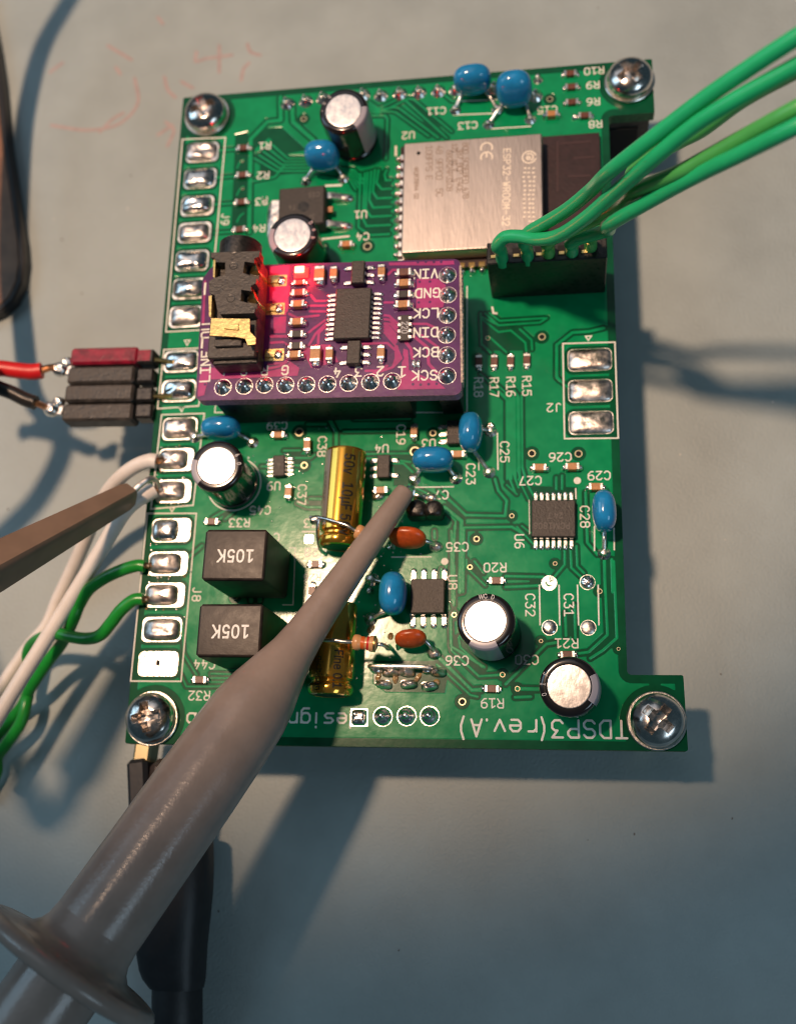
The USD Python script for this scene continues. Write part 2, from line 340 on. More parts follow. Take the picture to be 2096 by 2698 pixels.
# ================================================================ the mat
g = np.linspace(-1, 1, 25)
X, Y = np.meshgrid(g * 420 + 30, g * 420 - 45)
V = np.column_stack([X.ravel(), Y.ravel(), np.full(X.size, -ZB)])
F = [(i * 25 + j, i * 25 + j + 1, (i + 1) * 25 + j + 1, (i + 1) * 25 + j) for i in range(24) for j in range(24)]
F = np.array(F); F = np.vstack([F[:, [0, 1, 2]], F[:, [0, 2, 3]]])
mat_t = thing('work_mat', 'grey green rubber work mat under the circuit board, with faded red pen marks', 'mat', (30, -45, -ZB), kind='structure')
part(mat_t, 'sheet', trimesh.Trimesh(V, F, process=False), 'mat_rubber', smooth=False)
pen = []
for pts in [[(12, 210, 0), (12, 300, 150)], [(1580, 280), (1600, 330), (1660, 350)], [(1590, 400), (1555, 440), (1540, 510)], [(1255, 330), (1250, 390), (1320, 370)], [(1400, 290), (1400, 460)], [(1330, 370), (1480, 350)],
            [(1050, 490), (1070, 570), (1120, 620)], [(1160, 520), (1230, 560)], [(640, 840), (720, 760), (790, 720)], [(740, 430), (770, 470)], [(690, 290), (840, 380)], [(1060, 780), (1110, 830), (1070, 930)], [(1010, 860), (1100, 800)], [(320, 460), (400, 400)], [(860, 500), (880, 660), (760, 790), (560, 830), (330, 800)], [(1010, 110), (1040, 150)]]:
    if len(pts[0]) == 3:
        continue
    q = [xy(12, a, b, -ZB) for a, b in pts]; c = curve([(*p, 0) for p in q], 5)[:, :2]
    p = LineString(c).buffer(0.28)
    speck = unary_union([Point(*(np.array(p.centroid.coords[0]) + RNG.normal(0, .8, 2))).buffer(.18) for _ in range(3)])
    pen.append(p)
for i, p in enumerate(pen):
    part(mat_t, 'pen_mark', ext(p, -ZB + 0.002, -ZB + 0.008 + .002 * i), 'pen_ink', smooth=False)

for i in range(46):
    p = (RNG.uniform(-34, 80), RNG.uniform(-116, 26)); r_ = RNG.uniform(.06, .16)
    part(mat_t, 'speck', ext(affinity.rotate(affinity.scale(Point(*p).buffer(r_, quad_segs=2), 1, RNG.uniform(.5, 1.6)), RNG.uniform(0, 90)), -ZB + .003, -ZB + .03), 'speck_brown' if i % 3 else 'speck_pale', smooth=False)
# ================================================================ the green board: laminate, copper, lettering
board = thing('circuit_board', 'green circuit board crowded with soldered parts, lettered TDSP3(rev.A) at its bottom edge', 'circuit board', (31, -44, -1.6))
def fillet(poly, r):
    return poly.buffer(-r).buffer(r).buffer(r).buffer(-r) if r else poly
outline = Polygon([(0, 0), (63.4, 0), (63.4, -8.1), (57.65, -8.1), (57.5, -79.6), (63.5, -79.6), (63.6, -87.75), (0, -87.75)])
outline = outline.buffer(0.5).buffer(-0.5).buffer(-0.25).buffer(0.25)
part(board, 'laminate', ext(outline, -1.56, -0.06), 'board_edge', smooth=False)
part(board, 'mask_layer', ext(outline.buffer(-0.01), -0.05, 0.0), 'mask_dark', smooth=False)

def sloped(poly, z0, z1, s=.08):
    """A lacquered copper shape: flat top with sloping flanks."""
    out = []
    for g1 in getattr(poly, 'geoms', [poly]):
        inn = g1.buffer(-s, join_style=2)
        if inn.is_empty:
            out.append(ext(g1, z0, z1)); continue
        out.append(ext(inn, (z0 + z1) / 2, z1)); ring = g1.difference(inn)
        for g2 in getattr(ring, 'geoms', [ring]):
            if g2.geom_type != 'Polygon' or g2.area < 1e-5:
                continue
            v, f = trimesh.creation.triangulate_polygon(g2, engine='earcut')
            d = shapely.distance(shapely.points(v[:, :2]), inn.boundary); z = np.where(d < 1e-4, z1, z0 + .021)
            m = trimesh.Trimesh(np.column_stack([v[:, :2], z]), f, process=False)
            if len(f) and m.face_normals[:, 2].mean() < 0:
                m.invert()
            out.append(m)
    return cat_mesh(out)
ZT = 0.035                                                  # top of the copper under its lacquer
TR = []                                                     # traces: (points, width)
def tr(k, pts, w=0.28):
    TR.append((LineString([tuple(xy(k, *p)) for p in pts]), w))
# around the radio module and the left side
for i, (x0, y0, xm, xs, ye) in enumerate([(1555, 65, 1490, 1475, -60), (1560, 172, 1440, 1375, -60), (1560, 285, 1385, 1330, -60), (1560, 396, 1335, 1285, -40), (1560, 508, 1305, 1240, -30), (1545, 622, 1250, 1205, -20), (1530, 738, 1290, 1150, -10)]):
    tr(25, [(x0, y0), (xm, y0 + (xm - x0) * -0.05), (xs, y0 - 70 - 3 * i), (xs + 25, ye)])
for i in range(5):
    tr(1, [(1360 - 16 * i, 880 + 14 * i), (1285 - 12 * i, 800 + 10 * i), (1200, 790 + 12 * i), (960, 720 + 22 * i), (830 - 20 * i, 722 + 22 * i), (720 - 30 * i, 625 + 24 * i)], 0.22)
for i, (a, b, c, d) in enumerate([(1060, 740, 1590, 1240), (1000, 850, 1480, 1235), (960, 905, 1360, 1215), (1180, 740, 1650, 1160)]):
    tr(20, [(620, 790 + 40 * i), (740, 870 + 20 * i), (a - 60, b + 5), (a, b + 20), (c, d)], 0.24)
tr(20, [(640, 960), (820, 960), (850, 1000), (830, 1500)]); tr(20, [(1540, 690), (1650, 780), (1700, 780)])
tr(1, [(780, 300), (782, 460), (690, 470), (575, 590), (565, 1230)], 0.55); tr(1, [(860, 350), (865, 470), (1010, 600)], 0.55)
for yy in (660, 845, 1030, 1225):
    tr(1, [(330, yy + 10), (470, yy)], 0.3); tr(1, [(480, yy + 130), (500, yy + 90), (525, yy + 70)], 0.22)
tr(1, [(590, 880), (740, 850), (800, 780)])
# lines below the radio module
for i in range(4):
    tr(10, [(528 + 37 * i, 1459 + 40), (524 + 36 * i, 790 - 6 * i), (470 + 40 * i, 740 - 10 * i)], 0.28)
tr(10, [(285, 560), (520, 770)], 0.2); tr(10, [(375, 600), (540, 750)], 0.2)
for pts in [[(290, 60), (450, 185), (560, 170), (690, 280), (700, 370)], [(640, 160), (745, 255), (750, 340)], [(340, 240), (370, 230), (520, 365)], [(310, 300), (380, 370)], [(290, 20), (300, 300)], [(330, 20), (450, 125), (820, 100), (880, 60)], [(370, 15), (460, 85), (860, 60)], [(290, 45), (445, 120)]]:
    tr(10, pts, 0.24)
tr(10, [(1000, 620), (970, 590), (970, 300), (1110, 190), (1260, 180), (1390, 150)], 0.35); tr(10, [(1000, 622), (1070, 680)], 0.2)
# around the small converter chip, right
for i in range(4):
    tr(6, [(880 + 26 * i, -20), (885 + 26 * i, 470 - 20 * i), (920 + 20 * i, 560 - 30 * i)], 0.26)
tr(6, [(970, 470), (1030, 580)], .25); tr(6, [(940, 480), (1000, 600)], .2); tr(6, [(870, 515), (930, 570)], .2)
tr(6, [(930, 765), (1030, 870)], .2); tr(6, [(960, 760), (1010, 800)], .2); tr(6, [(480, 560), (625, 695), (860, 700), (870, 610), (820, 550), (800, 480)], .3); tr(6, [(500, 650), (600, 730), (590, 1154)], .45)
tr(6, [(610, 1154), (615, 770), (900, 765), (960, 800)], .3); tr(6, [(560, 760), (545, 1154)], .3)
tr(6, [(1215, 900), (1215, 990), (1130, 1090)], .25); tr(6, [(1250, 900), (1255, 1010), (1320, 1070)], .25); tr(6, [(1285, 880), (1290, 1000), (1330, 1040)], .25)
tr(6, [(1452, 950), (1455, 1154)], .3); tr(6, [(1495, 960), (1500, 1154)], .3)
tr(6, [(1340, 560), (1350, 860), (1410, 930)], .3); tr(6, [(1165, 470), (1165, 540)], .25); tr(6, [(1200, 460), (1200, 540)], .25)
# bottom right
tr(9, [(190, 60), (190, 110), (310, 225)], .22); tr(9, [(240, 70), (300, 145)], .22); tr(9, [(440, 165), (680, 170)], .3); tr(9, [(440, 235), (660, 225)], .3)
tr(9, [(1068, 60), (1075, 240), (1090, 540), (970, 650), (900, 660)], .28); tr(9, [(1130, 70), (1150, 560), (1060, 640), (980, 690)], .28)
tr(9, [(820, 400), (825, 545)], .28); tr(9, [(880, 350), (885, 560)], .28)
tr(9, [(90, 420), (95, 640), (270, 805), (420, 795)], .26); tr(9, [(140, 560), (150, 620), (290, 745)], .24); tr(9, [(0, 680), (225, 890), (290, 885)], .26); tr(9, [(0, 730), (215, 925), (260, 935)], .24)
tr(9, [(440, 855), (700, 600), (760, 590)], .3); tr(9, [(515, 885), (650, 888)], .4); tr(9, [(500, 940), (600, 935)], .3)
tr(6, [(540, 1000), (545, 1154)], .3); tr(9, [(30, 120), (30, 330)], .3); tr(9, [(110, 100), (110, 350)], .35)
# bottom left and middle
tr(7, [(470, 1000), (480, 1240), (580, 1400)], .22); tr(7, [(460, 1400), (500, 1490), (640, 1490), (850, 1485)], .2); tr(7, [(690, 1390), (860, 1395), (900, 1420)], .2); tr(7, [(690, 1425), (850, 1425)], .2); tr(7, [(690, 1455), (850, 1455)], .2)
tr(7, [(520, 490), (620, 405)], .35); tr(7, [(700, 190), (800, 130)], .25); tr(7, [(800, 200), (870, 140)], .25); tr(7, [(990, 700), (1000, 830)], .5); tr(7, [(1060, 700), (1065, 830)], .5)
tr(5, [(875, 162), (1010, 162)], .3); tr(5, [(1145, 218), (1640, 212)], .25); tr(5, [(1220, 125), (1640, 122)], .25); tr(5, [(1040, 130), (1090, 220), (1090, 330)], .4); tr(5, [(350, 130), (1180, 95), (1630, 90)], .2)
tr(5, [(700, 360), (820, 358)], .25); tr(5, [(760, 415), (900, 415), (930, 390)], .25); tr(5, [(760, 470), (850, 470)], .25); tr(5, [(530, 478), (610, 478)], .25); tr(5, [(895, 720), (985, 720)], .3); tr(5, [(800, 750), (870, 782), (980, 782)], .3); tr(5, [(1310, 385), (1640, 380)], .22)
tr(5, [(1500, 455), (1590, 455), (1660, 520)], .25); tr(18, [(330, 90), (520, 110)], .25); tr(18, [(1010, 580), (1480, 1040)], .2); tr(18, [(500, 500), (790, 640), (900, 700)], .2); tr(18, [(1110, 940), (1300, 1120), (1300, 1260)], .22); tr(18, [(1230, 1300), (1270, 2000)], .3); tr(18, [(940, 1300), (945, 1420)], .3)
tr(8, [(1380, 500), (1345, 560), (1350, 780), (1620, 950)], .3); tr(8, [(1420, 700), (1600, 860)], .25); tr(8, [(1240, 850), (1520, 1140), (1600, 1140)], .3); tr(8, [(1360, 0), (1370, 420)], .5)

# solder pads of the wire rows down both sides
PADS = []                                                   # centre, length, width, form
row = [((432, 325), 'a'), ((427, 381), 'a'), ((421, 439), 'a'), ((415, 496), 'a'), ((410, 556), 'a'), ((404, 616), 'a'), ((397, 676), 'a'), ((386, 771), 'b'), ((381, 834), 'b'), ((384, 915), 'a'), ((376, 981), 'c'), ((370, 1048), 'c')]
for (x, y), k in row:
    PADS.append((xy(0, x, y), 4.5, 2.95, k))
for (x, y), k in [((385, 285), 'd'), ((360, 542), 'c'), ((335, 785), 'c'), ((312, 1050), 'a'), ((283, 1315), 'bare')]:
    PADS.append((xy(7, x, y), 4.9, 2.95, k))
for x, y in [(1265, 435), (1270, 713), (1277, 998)]:
    PADS.append((xy(10, x, y), 5.2, 2.9, 'e'))
pad_polys = [rrect(c, L, W, 0.65) for c, L, W, k in PADS]
HOLES = [xy(0, 437, 237, 1.2), xy(0, 1343, 163, 1.2), xy(0, 318, 1531, 1.2), xy(9, 1408, 1085, 1.2)]
VIAS = [(1, 940, 452, .42), (25, 1262, 890, .55), (10, 838, 230, .45), (10, 748, 1272, .45), (10, 1165, 1275, .45), (5, 815, 222, .55), (5, 852, 470, .42), (6, 430, 207, .4), (9, 163, 968, .42), (22, 530, 705, .6), (7, 875, 800, .35),
        (6, 690, 838, .35), (9, 515, 885, .3), (9, 420, 795, .3), (10, 355, 240, .3), (6, 900, 700, .28), (9, 212, 108, .3), (8, 1375, 525, .3), (9, 1040, 262, .3), (23, -30, 40, .3), (12, 1545, 1030, .2), (12, 1548, 1205, .2), (2, 1000, 315, .42), (9, 665, 580, .22), (9, 1160, 630, .2), (9, 755, 85, .25)]
via_pts = [(xy(k, a, b), r) for k, a, b, r in VIAS]
cut = unary_union([l.buffer(w / 2 + 0.3, cap_style=1, quad_segs=3) for l, w in TR] + [p.buffer(0.4) for p in pad_polys] + [Point(*c).buffer(3.9) for c in HOLES] + [Point(*c).buffer(r + 0.45) for c, r in via_pts])
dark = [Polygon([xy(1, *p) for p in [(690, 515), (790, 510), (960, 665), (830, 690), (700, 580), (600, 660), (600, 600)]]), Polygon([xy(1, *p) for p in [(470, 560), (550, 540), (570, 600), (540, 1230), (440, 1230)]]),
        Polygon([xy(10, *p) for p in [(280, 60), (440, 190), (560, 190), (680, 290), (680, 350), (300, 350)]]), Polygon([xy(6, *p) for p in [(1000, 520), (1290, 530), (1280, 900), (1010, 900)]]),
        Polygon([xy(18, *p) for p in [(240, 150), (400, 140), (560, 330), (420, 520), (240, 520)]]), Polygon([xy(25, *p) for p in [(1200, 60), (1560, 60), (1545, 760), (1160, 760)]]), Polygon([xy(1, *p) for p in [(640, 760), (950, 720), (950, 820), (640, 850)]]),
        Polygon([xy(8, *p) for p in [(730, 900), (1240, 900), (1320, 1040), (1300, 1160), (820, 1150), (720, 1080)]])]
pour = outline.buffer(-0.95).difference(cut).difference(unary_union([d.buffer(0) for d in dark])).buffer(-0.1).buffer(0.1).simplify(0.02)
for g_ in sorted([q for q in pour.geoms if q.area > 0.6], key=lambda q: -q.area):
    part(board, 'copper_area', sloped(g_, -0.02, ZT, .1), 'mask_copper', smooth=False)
all_tr = unary_union([l.buffer(w / 2, cap_style=1, join_style=1, quad_segs=3) for l, w in TR]).intersection(outline.buffer(-0.4)).buffer(.01).simplify(.01)
for p in all_tr.geoms:
    if p.area > 0.01:
        part(board, 'trace', sloped(p, -0.02, ZT - 0.003, .07), 'trace', smooth=False)
for c, r in via_pts:
    v = part(board, 'via', ext(Point(*c).buffer(r, quad_segs=6).difference(Point(*c).buffer(r * 0.74, quad_segs=6)), -0.02, 0.06), 'trace_bare', smooth=False)
    part(v, 'drill_hole', ext(Point(*c).buffer(r * 0.73, quad_segs=6), -0.02, 0.012), 'hole', smooth=False)
# lettering and part outlines
def label_text(k, X, Y, s, h=1.0, rot=180, w=None):
    part(board, 'printed_lettering', ext(put(text_poly(s, h, w), xy(k, X, Y), rot), -0.01, ZT + 0.022), 'silk', smooth=False)
for a in [(2, 1260, 148, 'R10'), (2, 1253, 232, 'R9'), (2, 1255, 330, 'R6'), (2, 1268, 462, 'R8'), (2, 332, 385, 'C11'), (2, 517, 470, 'C13'), (2, 985, 378, 'C15'), (2, 168, 528, 'U2'), (1, 672, 637, 'R1'), (1, 660, 840, 'R2'), (1, 650, 1020, 'R3'), (1, 632, 1205, 'R4'),
          (1, 1330, 1110, 'U1'), (1, 1345, 1262, 'C4'), (1, 400, 1143, 'J9', 1.0, -90), (10, 945, 862, 'J2'), (10, 272, 680, 'R18', 1.0, -90), (10, 412, 680, 'R17', 1.0, -90), (10, 560, 675, 'R16', 1.0, -90), (10, 703, 668, 'R15', 1.0, -90),
          (10, 505, 1258, 'C25', 1.0, -90), (10, 1002, 1305, 'C26'), (6, 1420, 460, 'C29'), (6, 1335, 705, 'C28', 1.0, -90), (6, 945, 852, 'U6', 1.0, -90), (6, 800, 1008, 'R20'), (9, 597, 350, 'C32', 1.0, -90), (9, 843, 350, 'C31', 1.0, -90), (9, 828, 595, 'R21'), (9, 575, 700, 'C30'),
          (9, 130, 705, 'C36'), (9, 355, 978, 'R19'), (9, 678, 1140, 'TDSP3(rev.A)', 1.85, 180, .25), (6, 575, 885, 'C35'), (9, 100, 205, 'U8', 1.0, -90), (6, 655, 450, 'C23', 1.0, -90), (6, 240, 215, 'C19', 1.0, -90), (6, 405, 268, 'U3'), (6, 125, 300, 'U4'), (5, 650, 175, 'C39'),
          (5, 985, 330, 'C38', 1.0, -90), (5, 625, 625, 'U9'), (5, 835, 690, 'C37', 1.0, -90), (5, 525, 805, 'C45'), (5, 370, 898, 'R33'), (5, 935, 1118, 'R28'), (5, 930, 900, 'C33'), (7, 580, 780, 'J8', 1.0, -90), (7, 600, 1560, 'R32'), (7, 640, 1320, 'C44'), (7, 1195, 340, 'C'), (7, 1470, 650, 'R26', .8),
          (18, 1060, 680, 'C7'), (6, 1010, 490, 'C27'), (25, -15, 320, 'R', 1.0)]:
    label_text(*a)
label_text(0, 430, 1537, 'lab', 1.6, 180, .24); label_text(0, 690, 1537, 'design', 1.6, 180, .24)
def silk_line(k, pts, w=0.16, closed=False):
    q = [tuple(xy(k, *p)) for p in pts]
    part(board, 'printed_outline', ext(LineString(q + (q[:1] if closed else [])).buffer(w / 2, cap_style=2, join_style=2), -0.01, ZT + 0.018), 'silk', smooth=False)
silk_line(12, [(1165, 890), (1440, 878), (1330, 2105), (1060, 2120)], .16, True)
silk_line(0, [(350, 746), (440, 742), (424, 866), (336, 872)], .16, True)
silk_line(0, [(345, 885), (436, 882), (412, 1078), (322, 1086)], .16, True)
silk_line(7, [(200, 155), (578, 155), (460, 1450), (72, 1448)], .16, True)
silk_line(10, [(1025, 290), (1490, 277), (1520, 1135), (1040, 1140)], .18, True)
silk_line(10, [(1228, 225), (1280, 222), (1252, 262)], .16, True); silk_line(4, [(1180, 90), (1215, 88), (1195, 120)], .14, True); silk_line(4, [(1085, 1160), (1115, 1160), (1098, 1185)], .14, True); silk_line(4, [(1145, 515), (1175, 515), (1160, 545)], .14, True)
silk_line(9, [(655, 220), (660, 480)]); silk_line(9, [(780, 220), (785, 480)]); silk_line(9, [(898, 220), (905, 480)]); silk_line(9, [(1030, 220), (1035, 480)])
silk_line(10, [(440, 1090), (445, 1420)]); silk_line(6, [(1392, 760), (1392, 910)]); silk_line(6, [(1508, 770), (1510, 905)]); silk_line(6, [(1280, 535), (1282, 600)]); silk_line(6, [(1003, 605), (1005, 810)], .1)
silk_line(2, [(430, 408), (700, 398)]); silk_line(2, [(450, 328), (690, 318)]); silk_line(2, [(640, 490), (890, 475)]); silk_line(25, [(735, 140), (945, 130)], .3); silk_line(25, [(660, 805), (1040, 765)], .25); silk_line(2, [(95, 590), (95, 650)], .3)
silk_line(3, [(270, 905), (265, 950), (1560, 950), (1560, 300)], .14); silk_line(18, [(600, 550), (1275, 540)], .14); silk_line(18, [(200, 1750), (890, 1745)], .12); silk_line(7, [(1290, 420), (1340, 420), (1322, 860), (1240, 860)], .1); silk_line(7, [(825, 700), (825, 765), (990, 770)], .1)
silk_line(8, [(1290, 150), (1285, 220)], .2); silk_line(19, [(75, 980), (90, 1060), (140, 1065)], .25); silk_line(22, [(1320, 770), (1325, 940)], .12); silk_line(5, [(835, 965), (950, 965)], .2)
for k, x, y in [(6, 1290, 490), (6, 500, 972)]:
    part(board, 'printed_dot', ext(Point(*xy(k, x, y)).buffer(.42), -0.01, ZT + 0.02), 'silk', smooth=False)
c45 = xy(5, 330, 610)
part(board, 'printed_outline', ext(Point(*c45).buffer(3.45).difference(Point(*c45).buffer(3.3)), -0.01, ZT + .018), 'silk', smooth=False)

# pads and their solder
for i, ((c, L, W, k), poly) in enumerate(zip(PADS, pad_polys)):
    p = part(board, 'solder_pad', ext(poly, -0.02, 0.07), 'tin' if k != 'bare' else 'washer_steel', smooth=False)
    if k == 'bare':
        part(p, 'test_hole', ext(affinity.scale(Point(c[0], c[1] + .1).buffer(.3), .8, 1.15), 0, 0.075), 'hole', smooth=False)
    elif k == 'd':
        part(p, 'solder', blob((c[0] - .75, c[1]), L * .68, W * .95, .8, seed=i, rough=.16, z0=.06), 'solder')
    elif k == 'c':
        part(p, 'solder', blob((c[0] - .35, c[1]), L * .84, W * .88, 1.0, seed=i, rough=.26, z0=.06), 'solder_dull')
        for q in range(7):
            a = RNG.uniform(-.5, .5) * L; s = RNG.choice([-1, 1]); r = RNG.uniform(.07, .17)
            part(p, 'flux_bead', blob((c[0] + a, c[1] + s * (W / 2 + RNG.uniform(.0, .4))), 2 * r, 1.6 * r, r * .8, seed=q, z0=.03, e=2), 'flux' if q % 2 else 'solder')
    elif k == 'e':
        part(p, 'solder', blob(c, L * .98, W * .98, .55, seed=i + 40, rough=.3, z0=.06, e=6), 'solder_dull')
    else:
        part(p, 'solder', blob((c[0] + RNG.uniform(-.08, .08), c[1] + RNG.uniform(-.05, .05)), L * RNG.uniform(.90, .97), W * RNG.uniform(.88, .97), RNG.uniform(.75, 1.15), RNG.uniform(-3, 3), seed=i, rough=RNG.uniform(.18, .38), z0=.06, e=RNG.uniform(3.6, 5.5), lean=(RNG.uniform(-.4, .4), RNG.uniform(-.3, .3))), 'solder' if i % 3 else 'solder_dull')
# pan head screws on brass pillars
def screw(c, rot, bottom=True):
    cr = lambda a: Polygon([(-a, -.28), (a, -.28), (a, .28), (-a, .28)])
    z0 = 0.45
    prof = [(0, z0), (2.65, z0), (2.88, z0 + .25), (2.88, z0 + .7), (2.76, z0 + 1.1), (2.45, z0 + 1.5), (1.95, z0 + 1.83), (1.3, z0 + 2.05), (.6, z0 + 2.13), (0, z0 + 2.15)]
    head = lathe(prof, (0, 0, 0), n=48)
    tools = []
    for a in (0, 90):
        pts = []
        for z, L, w in ((z0 + .55, 1.0, .36), (z0 + 2.6, 2.15, .62)):
            pts += [(sx * L, sy * w, z) for sx in (-1, 1) for sy in (-1, 1)]
        tools.append(hull(rotz(pts, a)))
    tools.append(lathe([(0, z0 + .45), (.5, z0 + .6), (1.1, z0 + 2.6), (0, z0 + 2.6)], n=24))
    try:
        head = trimesh.boolean.difference([head] + tools, engine='manifold')
    except Exception as e:
        print('screw', e)
    head.vertices = rotz(head.vertices, rot) + [*c, 0]
    s = part(board, 'screw', head, 'steel', smooth=28)
    part(s, 'washer', lathe([(0, .06), (3.05, .06), (3.2, .14), (3.2, .36), (3.1, .45), (0, .45)], (*c, 0), n=48), 'washer_steel', smooth=30)
    part(s, 'pillar', lathe([(0, -ZB + .01), (2.5, -ZB + .01), (2.6, -ZB + .2), (2.6, -1.8), (2.5, -1.61), (0, -1.61)], (*c, 0), n=6), 'brass', smooth=False)
for c, r in zip(HOLES, (20, 35, 12, 50)):
    screw(c, r)

# ================================================================ soldered parts
def pin_joint(c, z1=1.3, r=1.0, mate='solder', bend=0.0, name='solder_joint', parent=None):
    j = part(parent or board, name, lathe([(0, .02), (r, .02), (r * .97, .12), (r * .72, .32), (r * .5, .62), (r * .38, .85), (.0, .92)], (c[0], c[1], 0), n=18), mate, smooth=50)
    part(j, 'pin_tip', rbox((c[0] + bend, c[1], .6), (.5, .5, z1 - .5), rot=RNG.uniform(-20, 20), r=.12, taper=.06), 'tin' if mate != 'gold_plate' else mate, smooth=20)
    return j
for k, x, y in [(1, 822, 335), (1, 950, 318), (1, 1068, 300), (1, 1345, 275), (1, 1467, 280), (1, 1597, 265), (2, 230, 265), (2, 343, 258), (2, 447, 250), (2, 672, 240), (2, 915, 285)]:
    pin_joint(xy(k, x, y, .4))
pin_joint(xy(2, 930, 200), .6, .7)
for k, x, y in [(8, 790, 1350), (8, 985, 1345), (8, 1172, 1345)]:
    c = xy(k, x, y, .5); j = part(board, 'solder_pad', ext(Point(*c).buffer(1.12), -.02, .07), 'tin', smooth=False)
    part(j, 'solder', lathe([(1.02, .05), (1.0, .3), (.86, .62), (.62, .85), (.42, 1.0), (.36, 1.3), (.2, 1.42), (0, 1.44)], (*c, 0), n=20), 'solder', smooth=50)
c = xy(8, 605, 1360)
j = part(board, 'solder_pad', ext(rrect(c, 2.0, 2.0, .1), -.02, .07), 'tin', smooth=False); part(j, 'solder', blob(c, 1.8, 1.8, .7, seed=4, e=5, rough=.3, z0=.06), 'solder')
# header sockets hung under the board at its top edge
hs = part(board, 'header_socket', rbox((59.6, -5.6, -10.2), (6.6, 4.6, 8.5), r=.15), 'plastic_worn', label='black header socket hanging under the notch at the top right corner')
part(hs, 'slot', rbox((59.3, -8.0, -9.4), (4.4, .4, 6.5), r=.05), 'hole')
part(board, 'header_socket', rbox((26, -2.4, -10.2), (28, 2.5, 8.5), r=.1), 'plastic_black')
part(board, 'header_socket', rbox((10.0, -86.0, -4.2), (6.5, 2.2, 2.5), r=.1), 'plastic_black')

def chip(c, vert=False, body='chip_brown', L=1.6, W=0.82, H=0.55, parent=None, z0=0.0, fil=True, rot=0, ends='tin', nm='chip_resistor', lab=None):
    parent = parent or board; rot = rot + (90 if vert else 0); a = math.radians(rot); u = np.array([math.cos(a), math.sin(a)]); z0 += .05
    b = part(parent, nm, rbox((*c, z0), (L * .62, W, H), rot, .05), body, label=lab, smooth=20)
    for s in (-1, 1):
        part(b, 'end_cap', rbox((*(np.array(c[:2]) + u * s * L * .40), z0), (L * .24, W + .03, H + .03), rot, .07), ends, smooth=20)
        if fil:
            part(b, 'solder', blob(np.array(c[:2]) + u * s * (L * .5 + .12), .62, W * .95, H * .75, rot, seed=int(abs(c[0] * 7 + c[1] * 3 + s)) % 97, e=2.6, rough=.15, z0=z0 - .03), 'solder', smooth=50)
    return b
for k, x, y, v, kind in [(1, 527, 652, 0, 'r'), (1, 520, 838, 0, 'r'), (1, 512, 1025, 0, 'r'), (1, 500, 1213, 0, 'r'), (25, 1005, 882, 0, 'c'), (2, 1120, 165, 0, 'r'), (2, 1127, 243, 0, 'r'), (2, 1130, 333, 0, 'r'), (2, 1205, 412, 0, 'r'), (2, 1010, 412, 0, 'c'),
                         (10, 275, 452, 1, 'r'), (10, 412, 452, 1, 'r'), (10, 557, 450, 1, 'r'), (10, 703, 440, 1, 'r'), (5, 665, 250, 0, 'c'), (5, 880, 325, 1, 'c'), (5, 740, 675, 1, 'c'), (5, 165, 890, 0, 'r'), (22, 525, 470, 1, 'c'), (22, 1065, 752, 0, 'c'),
                         (6, 1065, 417, 0, 'c'), (6, 1260, 412, 0, 'c'), (6, 1400, 532, 0, 'c'), (6, 808, 1087, 0, 'r'), (9, 835, 668, 0, 'r'), (9, 352, 885, 0, 'r'), (7, 1497, 548, 0, 'r'), (7, 1470, 755, 1, 'r'), (7, 605, 1438, 0, 'r'), (21, 950, 400, 0, 'c')]:
    c = xy(k, x, y, .3)
    chip(c, v, 'chip_brown' if kind == 'r' else 'chip_tan', nm='chip_resistor' if kind == 'r' else 'chip_capacitor', rot=RNG.uniform(-2.5, 2.5), H=.5 if kind == 'r' else .85)
# vertical electrolytics
def electrolytic(top_px, base, stripe, label, H=7.6, D=6.3, letters=('10', 'F'), seed=0):
    """An upright can: the middle of its top as surveyed, and the middle of its base (None: straight below)."""
    T = at(*top_px, H); B = np.array([*T[:2], 0.15]) if base is None else np.array([*xy(*base), 0.15])
    ax = T - B; ax /= np.linalg.norm(ax); h = H - .1; R = D / 2; F_ = frame(ax)
    can = lathe([(0, 0), (R * .86, 0), (R * .97, .2), (R, .45), (R * .99, .9), (R * .94, 1.05), (R * .94, 1.25), (R, 1.45), (R, h - .75), (R * .985, h - .35), (R * .93, h - .1), (R * .84, h - .02), (R * .73, h - .03), (R * .72, h - .25), (0, h - .25)], B, ax, 56)
    e = part(board, 'electrolytic_capacitor', can, 'sleeve_black', label=label, smooth=40)
    part(e, 'can_top', lathe([(R * .735, h - .2), (R * .715, h - .08), (R * .68, h - .055), (0, h - .05)], B, ax, 48), 'alu_top', smooth=30)
    # vent score and stripe down the side
    n = 14; half = math.radians(31); s0 = math.radians(stripe); V = []; rows = [(R * .95, 1.05), (R * 1.006, 1.45), (R * 1.006, h - .75), (R * .992, h - .34), (R * .94, h - .085), (R * .85, h - .005), (R * .745, h - .012)]
    # the stripe's bearing is measured in the board plane
    d = np.array([math.cos(s0), math.sin(s0), 0]); dl = F_.T @ d; a0 = math.atan2(dl[1], dl[0])
    for r, z in rows:
        aa = np.linspace(a0 - half, a0 + half, n); V.append(np.column_stack([r * np.cos(aa), r * np.sin(aa), np.full(n, z)]))
    V = np.vstack(V) @ F_.T + B; f = []
    for i in range(len(rows) - 1):
        for j2 in range(n - 1):
            p = i * n + j2; f += [(p, p + 1, p + n + 1), (p, p + n + 1, p + n)]
    part(e, 'polarity_stripe', trimesh.Trimesh(V, f, process=False), 'sleeve_grey', smooth=40)
    for i, ch in enumerate(letters):
        aa = a0 + math.pi + (i - len(letters) / 2 + .5) * .4
        m = bold(ch, .5, (0, 0), math.degrees(aa) - 90, 0, .03, .8); m.vertices += [R * .86 * math.cos(aa), R * .86 * math.sin(aa), h - .03]
        m.vertices = m.vertices @ F_.T + B; part(e, 'printed_mark', m, 'print_silver', smooth=False)
    return e
